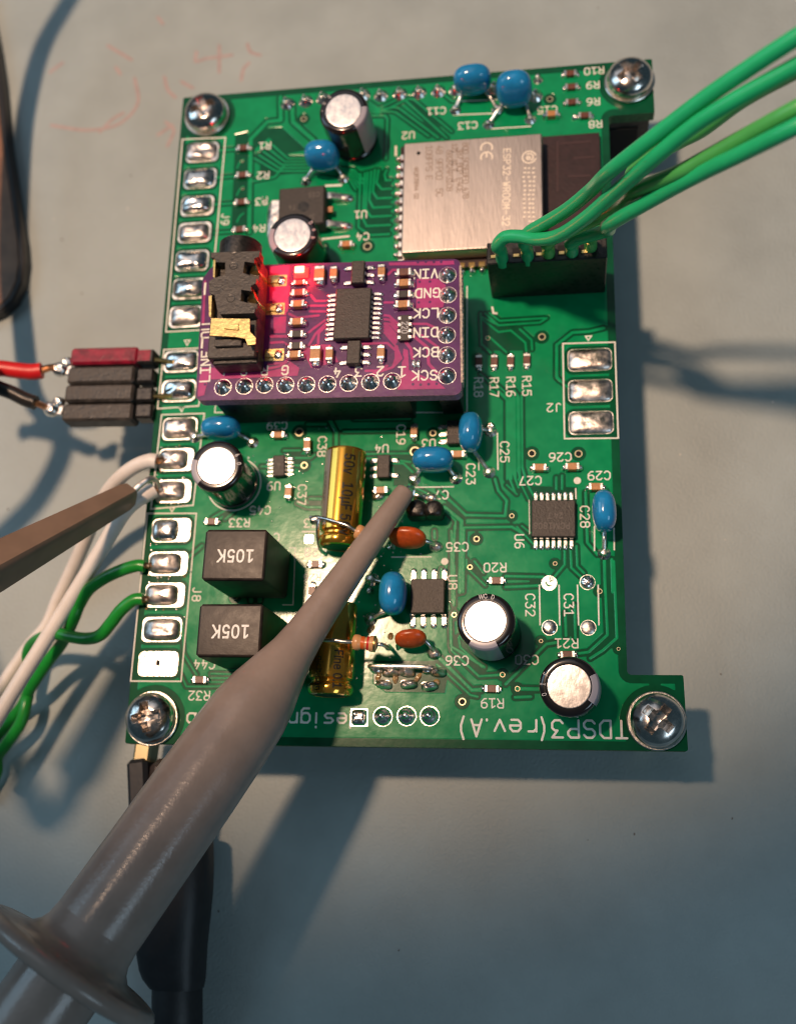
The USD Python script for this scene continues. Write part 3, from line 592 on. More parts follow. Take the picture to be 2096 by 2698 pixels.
electrolytic((20, 300, 893), (1, 1292, 612), -25, 'black electrolytic capacitor, tallest looking, near the top edge', letters=('0', 'o', '-'))
electrolytic((25, 328, 745), None, 190, 'black electrolytic capacitor beside the red light', letters=('b', 'o', 'D'))
electrolytic((5, 197, 470), (5, 330, 610), 195, 'black electrolytic capacitor beside the blue capacitor near the white wires', letters=('0', '6'))
electrolytic((9, 312, 452), (9, 362, 545), -95, 'black electrolytic capacitor with the whitest top', letters=('D', 'WC'))
electrolytic((9, 845, 870), (9, 866, 892), -5, 'black electrolytic capacitor nearest the bottom right screw', letters=('F', 'I', '0'))
# blue dipped capacitors
def lead(pts, parent, r=.25, m='tin'):
    return part(parent, 'lead', tube(curve(pts, 6), r, 10), m, smooth=60)
def blue_cap(body, size, rot, feet, zc=3.1, tilt=0, mark=None, label=None):
    c = at(*body, zc); b = part(board, 'ceramic_capacitor', pillow(c, size, rot, tilt=tilt), 'blue_epoxy', label=label, smooth=60)
    a = math.radians(rot); u = np.array([math.cos(a), math.sin(a), 0])
    for s, ft in zip((-1, 1), feet):
        q = np.array([*xy(*ft), 0.1]); p0 = c + u * s * size[0] * .27 + [0, 0, -size[2] * .44]
        if ft:
            lead([p0, p0 * .55 + q * .45 + [0, 0, .25], q * .85 + p0 * .15 + [0, 0, .1], q], b)
            part(b, 'solder', lathe([(0, .02), (.78, .02), (.75, .12), (.45, .35), (.28, .75), (0, .8)], (*q[:2], 0), n=16), 'solder', smooth=50)
    if mark:
        part(b, 'printed_mark', bold(mark[0], 1.0, (0, 0), 0, 0, .02), 'blue_print', smooth=False) if 0 else None
    return b
blue_cap((2, 545, 200), (4.9, 2.9, 4.6), 3, [(2, 445, 380), (2, 690, 375)], 3.0)
blue_cap((2, 790, 255), (4.6, 3.1, 5.2), 2, [(2, 640, 465), (2, 885, 435)], 3.2, tilt=-12)
blue_cap((1, 1065, 705), (4.5, 2.9, 4.6), -2, [(1, 955, 882), (1, 1212, 862)], 3.2, tilt=-8)
blue_cap((5, 232, 192), (4.7, 2.7, 4.2), 4, [(5, 40, 260), (5, 470, 300)], 3.0)
blue_cap((6, 654, 200), (4.6, 2.8, 4.6), 87, [(6, 765, 440), (6, 775, 195)], 3.2)
blue_cap((6, 430, 365), (4.8, 2.8, 4.4), -1, [(6, 320, 485), (6, 568, 478)], 2.9)
blue_cap((6, 1450, 672), (4.7, 2.7, 4.6), 92, [(6, 1450, 925), (6, 1445, 560)], 2.9)
blue_cap((8, 878, 350), (4.9, 3.1, 4.6), 88, [(8, 700, 560), (8, 715, 240)], 3.0)
# through-hole pads of the two empty places at the right
for i, (k, x, y, m) in enumerate([(9, 718, 210, 'ring'), (9, 962, 205, 'solder'), (9, 720, 495, 'solder'), (9, 967, 495, 'solder_dull')]):
    c = xy(k, x, y); p = part(board, 'solder_pad', ext(Point(*c).buffer(.88).difference(Point(*c).buffer(.42)) if m == 'ring' else Point(*c).buffer(.88), -.02, .07), 'tin', smooth=False)
    if m == 'ring':
        part(p, 'drill_hole', ext(Point(*c).buffer(.41), -.02, .015), 'solder_dull', smooth=False)
    else:
        part(p, 'solder', blob(c, 1.65, 1.65, .55 if i == 1 else .25, seed=i + 9, e=2, rough=.3, z0=.06), m)
# black box film capacitors
def film(corners, H, label):
    q = [at(7, *p, H) for p in corners]; c = sum(q) / 4; L = np.linalg.norm(q[1] - q[0]) / 2 + np.linalg.norm(q[2] - q[3]) / 2; W = np.linalg.norm(q[3] - q[0]) / 2 + np.linalg.norm(q[2] - q[1]) / 2
    ang = math.degrees(math.atan2(*(q[1] - q[0])[1::-1]))
    m = rbox((c[0], c[1], .25), (L, W, H - .25), ang, .32); f = part(board, 'film_capacitor', m, 'film_black', label=label, smooth=50)
    part(f, 'printed_mark', bold('105K', 1.42, (c[0] + .1, c[1] - .15), ang + 180, H + .001, .02, .85), 'print_white', smooth=False)
    for s in (-1, 1):
        part(f, 'lead', tube([(c[0] + s * L * .36, c[1], -.05), (c[0] + s * L * .36, c[1], .4)], .3, 8), 'tin')
    return f
film([(640, 275), (1120, 275), (1105, 668), (615, 675)], 10.4, 'upper black box capacitor printed 105K')
film([(600, 850), (1092, 850), (1068, 1258), (565, 1268)], 10.4, 'lower black box capacitor printed 105K, the more brightly lit one')
# gold lying electrolytics
def lying(p0, p1, R, label, zc, grey=None, texts=()):
    A, B = at(*p0, zc), at(*p1, zc); ax = B - A; L = np.linalg.norm(ax); ax /= L; Fm = frame(ax)
    prof = [(0, 0), (R * .8, 0), (R * .95, .12), (R, .45), (R, L - 2.2), (R * .98, L - 1.9), (R * .86, L - 1.65), (R * .86, L - 1.45), (R * .98, L - 1.15), (R, L - .9), (R, L - .45), (R * .93, L - .1), (R * .78, L), (R * .74, L - .12), (0, L - .12)]
    e = part(board, 'lying_capacitor', lathe(prof, A, ax, 56), 'gold_sleeve', label=label, smooth=38)
    side = np.cross(ax, [0, 0, 1]); side /= np.linalg.norm(side); upv = np.cross(side, ax)
    def wrap(poly, a_off, along, mname, lift):
        """Flat print laid round the can: x runs along the axis, y round it."""
        m = ext(poly, 0, .012); m = m.subdivide_to_size(0.45) if len(m.faces) < 400 else m
        v = m.vertices; an = a_off - v[:, 1] / R; rr = R + lift + v[:, 2]
        pts = A + np.outer(along + v[:, 0], ax) + (np.cos(an) * rr)[:, None] * upv + (np.sin(an) * rr)[:, None] * side
        return trimesh.Trimesh(pts, m.faces, process=False)
    if grey is not None:
        part(e, 'polarity_stripe', wrap(sbox(.45, -grey[1] * R / 2, L - 2.3, grey[1] * R / 2), grey[0], 0, 'grey', .004), 'grey_sleeve', smooth=40)
    part(e, 'rubber_seal', lathe([(0, L - .11), (R * .73, L - .11), (R * .7, L - .02), (0, L - .02)], A, ax, 32), 'plastic_black', smooth=30)
    for s, h, al, an, bf in texts:
        m = meshkit.text_mesh(s, h, .012, bf); m = m.subdivide_to_size(0.4); v = m.vertices.copy(); v[:, 1] -= h / 2; v[:, 0] *= .82
        ang = an - v[:, 1] / R; rr = R + .012 + v[:, 2]
        pts = A + np.outer(al + v[:, 0], ax) + (np.cos(ang) * rr)[:, None] * upv + (np.sin(ang) * rr)[:, None] * side
        part(e, 'printed_lettering', trimesh.Trimesh(pts, m.faces, process=False), 'print_black', smooth=False)
    return e, A, B, ax
e1, A1, B1, ax1 = lying((5, 1165, 362), (5, 1112, 1085), 2.45, 'gold lying capacitor printed 50v 10µF, beside the lead loop', 2.6, grey=(.85, .55), texts=[('50v', 1.25, 1.0, -.42, True), ('10µF', 1.25, 4.5, -.42, True), ('50v', 1.25, 8.3, -.42, True), ('85°C(M)', .8, 3.0, .95, False)])
e2, A2, B2, ax2 = lying((8, 412, 430), (8, 368, 1185), 2.55, 'gold lying capacitor mostly under the grey probe', 2.7, texts=[('nichicon', .85, 6.4, .35, False), ('Fine 0.1', 1.0, 5.6, -.5, True)])
# resistors standing over the gold cans
def resistor(p0, p1, z0, z1, leads, label, bands=('band_orange', 'band_red')):
    A, B = at(*p0, z0), at(*p1, z1); ax = B - A; L = np.linalg.norm(ax); ax /= L; R = .88
    e = part(board, 'resistor', lathe([(0, 0), (R * .6, 0), (R * .95, .2), (R, .5), (R * .98, .75), (R * .78, 1.05), (R * .76, L - 1.05), (R * .98, L - .75), (R, L - .5), (R * .95, L - .2), (R * .6, L), (0, L)], A, ax, 28), 'resistor_tan', label=label, smooth=50)
    for i, (t0, t1, r0, m) in enumerate([(.34, .5, .80, bands[0]), (.60, .70, .86, bands[1]), (.86, .93, 1.0, 'gold_plate')]):
        part(e, 'colour_band', lathe([(R * r0 * .9, L * t0), (R * r0 + .02, L * t0), (R * r0 + .02, L * t1), (R * r0 * .9, L * t1)], A, ax, 28), m, smooth=30)
    for pts in leads:
        lead(pts, e, .22)
    return e
ra, rb = at(8, 548, 745, 6.2), at(8, 752, 765, 6.0)
resistor((8, 548, 745), (8, 752, 765), 6.2, 6.0, [[ra, at(8, 470, 742, 6.4), at(8, 370, 732, 6.2), at(8, 250, 770, 4.0), (*xy(8, 130, 1100), .2)], [rb, at(8, 800, 770, 5.6), at(8, 850, 800, 2.5), (*xy(8, 860, 790), .1)]], 'tan striped resistor crossing the lower gold capacitor')
ra, rb = at(21, 680, 850, 5.5), at(21, 850, 930, 5.2)
resistor((21, 660, 840), (21, 840, 920), 5.6, 5.2, [[at(21, 660, 840, 5.6), at(21, 560, 780, 5.9), at(21, 420, 735, 5.8), at(21, 290, 700, 5.2), at(21, 160, 690, 4.2)], [at(21, 250, 700, 4.9), at(21, 240, 800, 4.4), at(21, 245, 930, 3.2), at(21, 270, 1050, 1.6), (*xy(21, 330, 1105), .1)]], 'orange ended resistor half hidden behind the probe, with a long bent lead', ('band_orange', 'band_brown'))
part(board, 'solder_joint', blob(xy(21, 215, 715, 4.6), 1.5, 1.1, .8, 20, seed=3, e=2, z0=4.3), 'solder_dull')
c = xy(5, 888, 1020); part(board, 'solder_pad', ext(rrect(c, 1.1, 1.1, .25), -.02, .07), 'washer_steel', smooth=False)
# orange ceramic discs
def disc(p, size, rot, foot, zc, label, tilt=-25):
    c = at(*p, zc); d = part(board, 'ceramic_disc', pillow(c, size, rot, e=2.0, tilt=tilt), 'orange_ceramic', label=label, smooth=60); q = np.array([*xy(*foot), .1]); a = math.radians(rot)
    p0 = c + np.array([math.cos(a), math.sin(a), 0]) * size[0] * .36 + [0, 0, -size[2] * .2]
    lead([p0, (p0 + q) / 2 + [0.2, 0, .5], q + [0, 0, .3], q], d, .24); part(d, 'solder', blob(q, 1.7, 1.4, .8, 0, seed=8, e=2, rough=.3), 'solder_dull')
    p1 = c - np.array([math.cos(a), math.sin(a), 0]) * size[0] * .34 + [0, 0, -size[2] * .2]; lead([p1, p1 + [-.5, -.2, -1.2], [p1[0] - .6, p1[1] - .6, .05]], d, .24)
    return d
disc((6, 278, 830), (4.4, 1.7, 3.4), -4, (6, 450, 885), 2.9, 'orange ceramic disc close to the probe tip')
disc((8, 1022, 718), (3.6, 1.5, 3.0), 6, (8, 1215, 840), 2.7, 'orange ceramic disc beside the striped resistor')
# small black transistors, moulded packages
for (k, x, y, s) in [(18, 640, 960, 1.25), (18, 935, 960, 1.15)]:
    c = xy(k, x, y, 1.9); m = hull([(c[0] + r_ * math.cos(t_), c[1] + max(r_ * math.sin(t_), -s * .7), z_) for t_ in np.linspace(0, 2 * np.pi, 20) for r_, z_ in ((s, .6), (s * 1.05, 2.4), (s * .85, 3.0), (s * .5, 3.2))])
    t = part(board, 'transistor', m, 'plastic_black', smooth=45)
    part(t, 'lead', tube(curve([(c[0] - .3, c[1] + .3, .6), (c[0] - .5, c[1] + 1.6, .6), (c[0] - .4, c[1] + 2.2, .05)], 5), .2, 8), 'copper')
c = xy(18, 900, 745); part(board, 'solder_joint', blob(c, 1.5, 1.25, .75, 20, seed=21, e=2, rough=.3), 'solder_dull'); part(board, 'solder_joint', blob(xy(18, 770, 730), 1.0, 1.0, .6, 0, seed=22, e=2), 'solder')
part(board, 'jumper_wire', tube(curve([(*xy(18, 560, 700), .6), (*xy(18, 660, 690, .7), .75), (*xy(18, 790, 760), .4)], 6), .22, 10), 'tin')
for k, x, y, L, W in [(21, 920, 460, 1.7, 1.2), (21, 1300, 260, 1.3, 1.0), (18, 560, 430, .9, .9), (21, 1040, 1030, .8, .6), (8, 690, 230, 1.2, 1.0), (8, 840, 790, .8, .6), (8, 690, 330, .9, .7), (21, 840, 1370, 1.0, .8), (22, 1470, 400, 1.2, 1.1), (2, 1145, 425, .9, .8)]:
    part(board, 'solder_joint', blob(xy(k, x, y), L, W, .5, RNG.uniform(0, 90), seed=int(x), e=2.2, rough=.35), 'solder')
# bare jumper and cut leads in front of the pin row
j0, j1 = at(8, 705, 950, .9), at(8, 1200, 955, .9)
jw = part(board, 'jumper_wire', tube(curve([(*j0[:2], .15), j0 + [.3, .1, .3], j1 + [-.6, 0, .45], (*(j1[:2] + [.1, -.2]), .15)], 8), .26, 10), 'tin', label='bare wire bridge in front of the bottom pin row')
part(jw, 'solder', blob(xy(8, 740, 970), 1.6, 1.0, .7, -20, seed=31, e=2, rough=.3), 'solder'); part(jw, 'solder', blob(xy(8, 1160, 975), 1.3, 1.0, .7, 10, seed=32, e=2, rough=.3), 'solder')
for x, L in ((850, 1.3), (985, 1.2), (1240, 1.2)):
    part(board, 'solder_block', blob(xy(8, x, 985, .8), L + .7, 1.05, 1.5, RNG.uniform(-5, 5), seed=x % 70, e=3.2, rough=.4, z0=.03), 'solder_dull', smooth=50)
for x, y in ((795, 1085), (1000, 1085), (1170, 1100)):
    part(board, 'solder_pad', ext(rrect(xy(8, x, y), 1.7, .8, .3), -.02, .07), 'tin', smooth=False); part(board, 'solder_block', blob(xy(8, x, y, .8), 1.95, 1.0, 1.4, RNG.uniform(-9, 9), seed=x % 90, e=3.0, rough=.42, z0=.03), 'solder_dull', smooth=50)

# flux spots and solder splashes left by the hand soldering
for x, y, L, W in [(900, 1030, 1.6, .7), (1080, 1040, 1.4, .6), (1230, 1080, 1.0, .8), (760, 1030, .9, .6), (700, 640, 1.2, .7), (860, 700, .9, .7)]:
    part(board, 'flux_residue', blob(xy(8, x, y), L, W, .28, RNG.uniform(0, 90), seed=x % 60, e=2.1, rough=.5, z0=.0), 'flux', smooth=60)
sp_ = []
for i in range(170):
    k = RNG.integers(0, 4); c = [xy(8, 780, 620), xy(21, 1000, 900), xy(5, 700, 600), (2.8, -62)][k] + RNG.normal(0, 1, 2) * [(3.2, 3.6), (2.6, 3.0), (4.5, 3.5), (1.8, 12)][k]; r_ = RNG.uniform(.05, .15)
    if -86 < c[1] < -48 and .6 < c[0] < 50:
        sp_.append(blob(c, 2 * r_, 2 * r_ * RNG.uniform(.5, 1), r_ * .7, RNG.uniform(0, 180), seed=i, e=2, z0=.02))
for m in sp_[:]:
    m.update_faces(np.arange(len(m.faces)) % 1 == 0)
tagged(part(board, 'solder_splashes', sp_, 'solder', smooth=False).prim, kind='stuff')
# small integrated circuits
def ic(c, L, W, H, rot, npin, pitch, side='y', pin=.55, foot=.7, nm='chip', label=None, parent=None, z0=0.0, pw=None, mark=None, dot=False, mats=('epoxy_ic', 'tin'), skip=()):
    """Body L by W; npin leads on each of the two sides named by side (given in the part's own frame)."""
    parent = parent or board
    b = part(parent, nm, rbox((c[0], c[1], z0 + .12), (L, W, H), rot, .1), mats[0], label=label, smooth=20); pw = pw or pitch * .5
    for s in (-1, 1):
        for i in range(npin):
            if (s, i) in skip:
                continue
            t = (i - (npin - 1) / 2) * pitch; prof = [(0, H * .5), (.22 * pin, H * .5), (.5 * pin, .1), (pin + foot * .6, .06)]
            e = W / 2 if side == 'y' else L / 2
            pts = [np.array([t, s * (e - .03 + d), z]) if side == 'y' else np.array([s * (e - .03 + d), t, z]) for d, z in prof]
            seg = []
            for a_, b_ in zip(pts[:-1], pts[1:]):
                q = []
                for p in (a_, b_):
                    w = np.array([pw / 2, 0, 0]) if side == 'y' else np.array([0, pw / 2, 0])
                    q += [p + w, p - w, p + w + [0, 0, .13], p - w + [0, 0, .13]]
                seg.append(hull(q))
            m = cat_mesh(seg); m.vertices = rotz(m.vertices, rot) + [c[0], c[1], z0 + .03]; part(b, 'pin', m, mats[1], smooth=False)
            f = pts[-1]; o = rotz([f], rot)[0]; part(b, 'solder', blob((c[0] + o[0], c[1] + o[1]), pw * 1.5 if side == 'y' else foot, foot if side == 'y' else pw * 1.5, .22, rot, seed=i + 3, e=2.5, z0=z0 + .03), 'solder')
    for k, (tx, h, dx, dy) in enumerate(mark or ()):
        part(b, 'printed_lettering', bold(tx, h, (c[0] + dx, c[1] + dy), rot + 180, z0 + .121 + H, .015, .85), 'ic_print', smooth=False)
    if dot:
        q = rotz([(L * .32, W * .33, 0)], rot)[0]; part(b, 'pin_one_mark', lathe([(0, 0), (.33, 0), (.33, .012), (0, .012)], (c[0] + q[0], c[1] + q[1], z0 + .121 + H), n=18), 'plastic_black', smooth=False)
    return b
ic(xy(6, 1147, 715, 1.0), 5.0, 4.4, .95, -1, 7, .68, 'y', .55, .75, label='fourteen pin chip at the right, between the three digit resistors and the blue capacitor', mark=[('PCM1808', .75, -.2, -.9), ('24 T', .7, .2, .3)], dot=True)
ic(xy(8, 1160, 372, 1.3), 3.9, 4.0, 1.3, 0, 4, 1.2, 'y', .6, .9, label='eight pin chip beside the standing blue capacitor', pw=.5)
ic(xy(5, 662, 470, .9), 1.5, 2.7, .75, 3, 5, .5, 'x', .45, .6, label='tiny chip beside the electrolytic capacitor at the left', mark=[('4', .7, 0, 0)])
ic(xy(5, 1440, 475, 1.0), 1.55, 2.9, .95, 0, 3, .95, 'x', .45, .6, label='small chip right of the upper gold capacitor', mark=[('O O', .5, 0, 0)], pw=.4, skip=((1, 1),))
ic(xy(22, 1030, 460, 1.0), 2.0, 3.0, .9, 0, 3, .95, 'x', .45, .7, label='small chip half under the upright blue capacitor', pw=.45, mark=[('IDZ', .7, 0, 0)])
# power regulator
q = [at(25, *p, 2.4) for p in [(195, 185), (745, 150), (700, 610), (130, 590)]]; c = sum(q) / 4
rg = part(board, 'regulator', rbox((c[0], c[1], .2), (6.1, 5.6, 2.2), 1, .18), 'epoxy_ic', label='flat black regulator with wide solder tab beside the top electrolytic', smooth=20)
part(rg, 'moulded_dimple', lathe([(0, 0), (.75, 0), (.75, .012), (0, .012)], (*at(25, 468, 395, 2.41)[:2], 2.402), n=28), 'plastic_black', smooth=False)
part(rg, 'tab', rbox((c[0] - 3.6, c[1] - .3, .08), (2.0, 5.2, .5), 1, .1), 'tin'); part(rg, 'solder', blob((c[0] - 4.0, c[1] - .5), 2.4, 6.0, .55, 1, seed=12, e=4, rough=.4), 'solder_dull')
for y, dz in ((c[1] + 2.0, 0), (c[1] - 2.1, 0)):
    part(rg, 'pin', hull([(c[0] + 3 + d, y + s * .42, z + zz) for d, z in ((0, 1.0), (.7, 1.0), (1.3, .25), (2.9, .1)) for s in (-1, 1) for zz in (0, .25)]), 'tin'); part(rg, 'solder', blob((c[0] + 4.9, y), 3.0, 1.25, .7, 0, seed=14, e=3, rough=.3), 'solder')
part(rg, 'pin', rbox((c[0] + 3.45, c[1] - .05, .7), (.9, .9, .5), 0, .06), 'copper')
for s, h, dx, dy in [('C35', .7, 1.6, 1.5), ('3F', .7, 1.4, -1.7), ('T4', .7, -1.2, -.2)]:
    part(rg, 'printed_lettering', bold(s, h, (c[0] + dx, c[1] + dy), 181, 2.402, .012), 'ic_print', smooth=False)
# radio module
q0 = at(2, 102, 640, .9)
mx0, my1 = xy(2, 140, 572, 3.2); mx0 -= .75; my1 += 1.1
mod = part(board, 'radio_module', rbox((mx0 + 12.75, my1 - 9, .02), (25.5, 18, .85), 0, .05), 'antenna_board', label='radio module with a stamped metal shield and dark antenna end', smooth=20)
shd = part(mod, 'shield_can', rbox((mx0 + .75 + 8.8, my1 - 9, .88), (17.6, 15.8, 2.35), 0, .22), 'shield', smooth=50)
SX, SY, SZ = mx0 + .75, my1 - 1.1, 3.232
def sp(k, X, Y):
    return xy(k, X, Y, SZ)
def engrave(poly, m='shield_mark', up=.006):
    part(mod, 'stamped_mark', ext(poly, SZ - .01, SZ + up), m, smooth=False)
engrave(Point(*sp(2, 228, 632)).buffer(.26), 'hole')
arc = lambda c, r, a0, a1: LineString([(c[0] + r * math.cos(math.radians(t)), c[1] + r * math.sin(math.radians(t))) for t in np.linspace(a0, a1, 14)])
for yy, mid in ((600, False), (655, True)):
    c = sp(2, 628, yy); g_ = arc(c, .72, -20, 200)
    engrave(unary_union([g_.buffer(.1)] + ([LineString([(c[0], c[1] + .7), (c[0], c[1] + .05)]).buffer(.1)] if mid else [])), 'shield_mark_light')
def vtext(s, k, X, Y, h, m='shield_mark', w=None, rot=-91):
    engrave(put(text_poly(s, h, w), sp(k, X, Y), rot), m)
vtext('ESP32-WROOM-32', 2, 745, 830, .85, 'shield_mark_light', .14)
c = sp(2, 878, 655); engrave(unary_union([arc(c, .85, 20, 340).buffer(.1), arc(c, .5, -60, 120).buffer(.1), arc(c + [-.1, -.1], .2, 0, 360).buffer(.12)]), 'shield_mark_light')
for i, (x, n0, n1) in enumerate([(850, 720, 1010), (880, 720, 1060), (905, 720, 1060)]):
    y = n0
    while y < n1:
        engrave(put(sbox(-.16, -.11, .16, .11), sp(2, x + RNG.uniform(-5, 5), y), 0), 'shield_mark_light'); y += 26
rr = random.Random(3)
for x, a, b, h in [(215, 720, 900, .5), (290, 600, 780, .8), (350, 600, 880, .8), (410, 580, 860, .7), (440, 585, 800, .6), (470, 590, 860, .7), (505, 580, 900, .7)]:
    y = a
    while y < b:                                           # rows of tiny worn characters
        if rr.random() < .85:
            engrave(put(text_poly(rr.choice('0123456789CEFPSR'), h, .12), sp(2, x, y), -91))
        y += 22 * h / .7
ant = [(1235, 560), (1060, 575), (1060, 655), (1265, 655), (1265, 655), (1140, 660), (1110, 765), (1235, 765), (1235, 860), (1150, 865)]
for pts in ([(1060, 575), (1240, 562)], [(1140, 660), (1265, 652)], [(1105, 768), (1240, 762)], [(1145, 862), (1240, 858)], [(1045, 560), (1045, 860)]):
    part(mod, 'antenna_trace', ext(LineString([tuple(xy(2, *p, .9)) for p in pts]).buffer(.13, cap_style=2), .86, .895), 'antenna_trace', smooth=False)
for i in range(14):                                        # castellated edge joints
    y = my1 - 1.6 - i * 1.27
    s = part(mod, 'edge_joint', blob((mx0 - .25, y), 1.15, .85, .75, 0, seed=i, e=2.2, rough=.3, z0=.03), 'solder', smooth=50)
    part(mod, 'edge_pad', rbox((mx0 + .35, y, .05), (.7, .8, .86), 0, .05), 'tin')
for i in range(10):
    x = mx0 + 3.0 + i * 1.27
    part(mod, 'edge_joint', blob((x, my1 - 18.2), .85, 1.15, .7, 0, seed=i + 20, e=2.2, rough=.3, z0=.03), 'solder', smooth=50)
    part(mod, 'edge_pad', rbox((x, my1 - 17.7, .05), (.8, .7, .86), 0, .05), 'gold_plate')
# black socket that takes the green wires
HZ = 8.7
f0, f1 = at(19, 8, 470, HZ), at(19, 1505, 350, HZ)
hx0, hx1, hy = f0[0], f1[0], (f0[1] + f1[1]) / 2
hdr = part(board, 'wire_socket', rbox(((hx0 + hx1) / 2, hy + 1.4, .05), (hx1 - hx0, 2.8, HZ - .05), 0, .12), 'plastic_black', label='tall black socket under the green wires', smooth=20)
pitch = 2.6; n_col = 5; cx0 = at(19, 95, 408, HZ)[0]
for r_ in range(1):
    for i in range(n_col):
        x, y = cx0 + i * pitch + .3, hy + 1.15
        part(hdr, 'slot', ext(sbox(x - .75, y - .6, x + .85, y + .75), HZ - .3, HZ + .006), 'hole', smooth=False)
        part(hdr, 'contact', rbox((x - .3, y - .25, HZ - .3), (.72, .45, .42), 0, .05), 'tin' if r_ else 'gold_plate')
HDR = [(cx0 + i * pitch + (.6 if True else 0), hy + 3.3) for i in range(5)]

# ================================================================ the purple converter board on its sockets
DZ = 9.0
Q = lambda k, X, Y, dz=0.0: xy(k, X, Y, DZ + dz)
cTL, cTR, cBR, cBL = Q(3, 205, 200), Q(3, 1525, 158), Q(3, 1532, 858), Q(3, 165, 888)
dac = thing('audio_module', 'purple audio board on black sockets, with a lit red light and black headphone jack', 'circuit module', (*((cTL + cBR) / 2), 0.04))
body = Polygon([cTL + [1.1, 0], cTR, cBR, cBL, cTL - [-.02, 1.6]]).buffer(-.8).buffer(.8)
part(dac, 'laminate', ext(body, DZ - 1.6, DZ - .045), 'purple_edge', smooth=False)
part(dac, 'mask_layer', ext(body.buffer(-.02), DZ - .04, DZ), 'purple_mask', smooth=False)
ptr = []
def pt(k, pts, w=.3):
    ptr.append(LineString([tuple(Q(k, *p)) for p in pts]).buffer(w / 2, quad_segs=3))
for i in range(7):
    pt(23, [(650, 810 + 44 * i), (700 + 8 * i, 815 + 46 * i), (790, 900 + 45 * i)] if i < 3 else [(650, 905 + 32 * (i - 3)), (700, 940 + 40 * (i - 3)), (770, 1020 + 40 * (i - 3)), (775 + 20 * (i - 3), 1290), (740, 1390), (520, 1460)])
pt(23, [(650, 665), (740, 665)]); pt(23, [(970, 905), (1120, 905), (1240, 960)]); pt(23, [(970, 1040), (1130, 1170), (1140, 1350), (1230, 1450)], .35); pt(23, [(1060, 1030), (1250, 1170)]); pt(23, [(870, 1090), (940, 1180), (960, 1290)], .35); pt(23, [(380, 1125), (680, 1120), (760, 1190)], .3)
pt(23, [(690, 350), (740, 300), (780, 300)]); pt(17, [(1500, 650), (1560, 720), (1680, 720)]); pt(17, [(1500, 780), (1690, 780)]); pt(17, [(1490, 850), (1690, 850)]); pt(17, [(1230, 880), (1330, 930), (1600, 900)]); pt(17, [(1480, 1110), (1540, 1060), (1680, 960)]); pt(17, [(1480, 1270), (1560, 1130), (1690, 1000)]); pt(17, [(1010, 1160), (1200, 1160)], .35); pt(17, [(1010, 1240), (1150, 1230), (1200, 1260)], .3); pt(17, [(1590, 1300), (1600, 1120), (1680, 1040)])
pt(17, [(980, 1560), (1120, 1530), (1200, 1480)]); pt(3, [(540, 700), (620, 695), (660, 660)]); pt(3, [(1040, 735), (1100, 735), (1150, 710)])
big = [Polygon([Q(23, *p) for p in [(690, 205), (1420, 170), (1425, 240), (1230, 250), (700, 250)]]), Polygon([Q(23, *p) for p in [(1010, 400), (1240, 400), (1330, 470), (1330, 620), (1300, 720), (1000, 730)]]), Polygon([Q(23, *p) for p in [(860, 1180), (910, 1200), (920, 1420), (1250, 1560), (1330, 1630), (790, 1640), (820, 1540)]]),
       Polygon([Q(17, *p) for p in [(990, 290), (1240, 270), (1220, 500), (1200, 720), (990, 720)]]), Polygon([Q(17, *p) for p in [(1040, 920), (1200, 910), (1190, 1120), (1040, 1120)]]), Polygon([Q(3, *p) for p in [(195, 720), (540, 720), (640, 680), (700, 720), (690, 760), (230, 780), (210, 860), (172, 870)]]), Polygon([Q(17, *p) for p in [(110, 500), (200, 460), (180, 1000), (90, 1000)]]), Polygon([Q(3, *p) for p in [(560, 300), (650, 300), (640, 450), (560, 450)]]), Polygon([Q(3, *p) for p in [(700, 600), (860, 600), (900, 690), (760, 720)]])]
pu = unary_union(ptr); bu = unary_union([b_.buffer(0) for b_ in big]).difference(pu.buffer(.18)).buffer(-.03).buffer(.03)
for p in list(pu.geoms) + list(bu.geoms):
    p = p.intersection(body.buffer(-.25))
    if p.area > .02:
        part(dac, 'copper_area' if p.area > 2.5 else 'trace', ext(p, DZ - .02, DZ + .03), 'purple_copper', smooth=False)
for k, x, y in [(23, 1040, 435), (23, 1155, 432), (23, 1030, 665), (23, 1155, 660), (23, 705, 535), (23, 790, 1130), (23, 965, 1580), (23, 1050, 1585), (23, 1140, 1580), (23, 1230, 1575), (23, 1020, 215), (23, 1110, 210), (23, 1200, 212), (23, 1280, 212), (23, 700, 1225), (23, 550, 1235), (3, 690, 705), (3, 705, 720), (3, 215, 805), (17, 1545, 950), (3, 620, 600)]:
    part(dac, 'via', ext(Point(*Q(k, x, y)).buffer(.17), DZ - .02, DZ + .036), 'purple_mask', smooth=False)
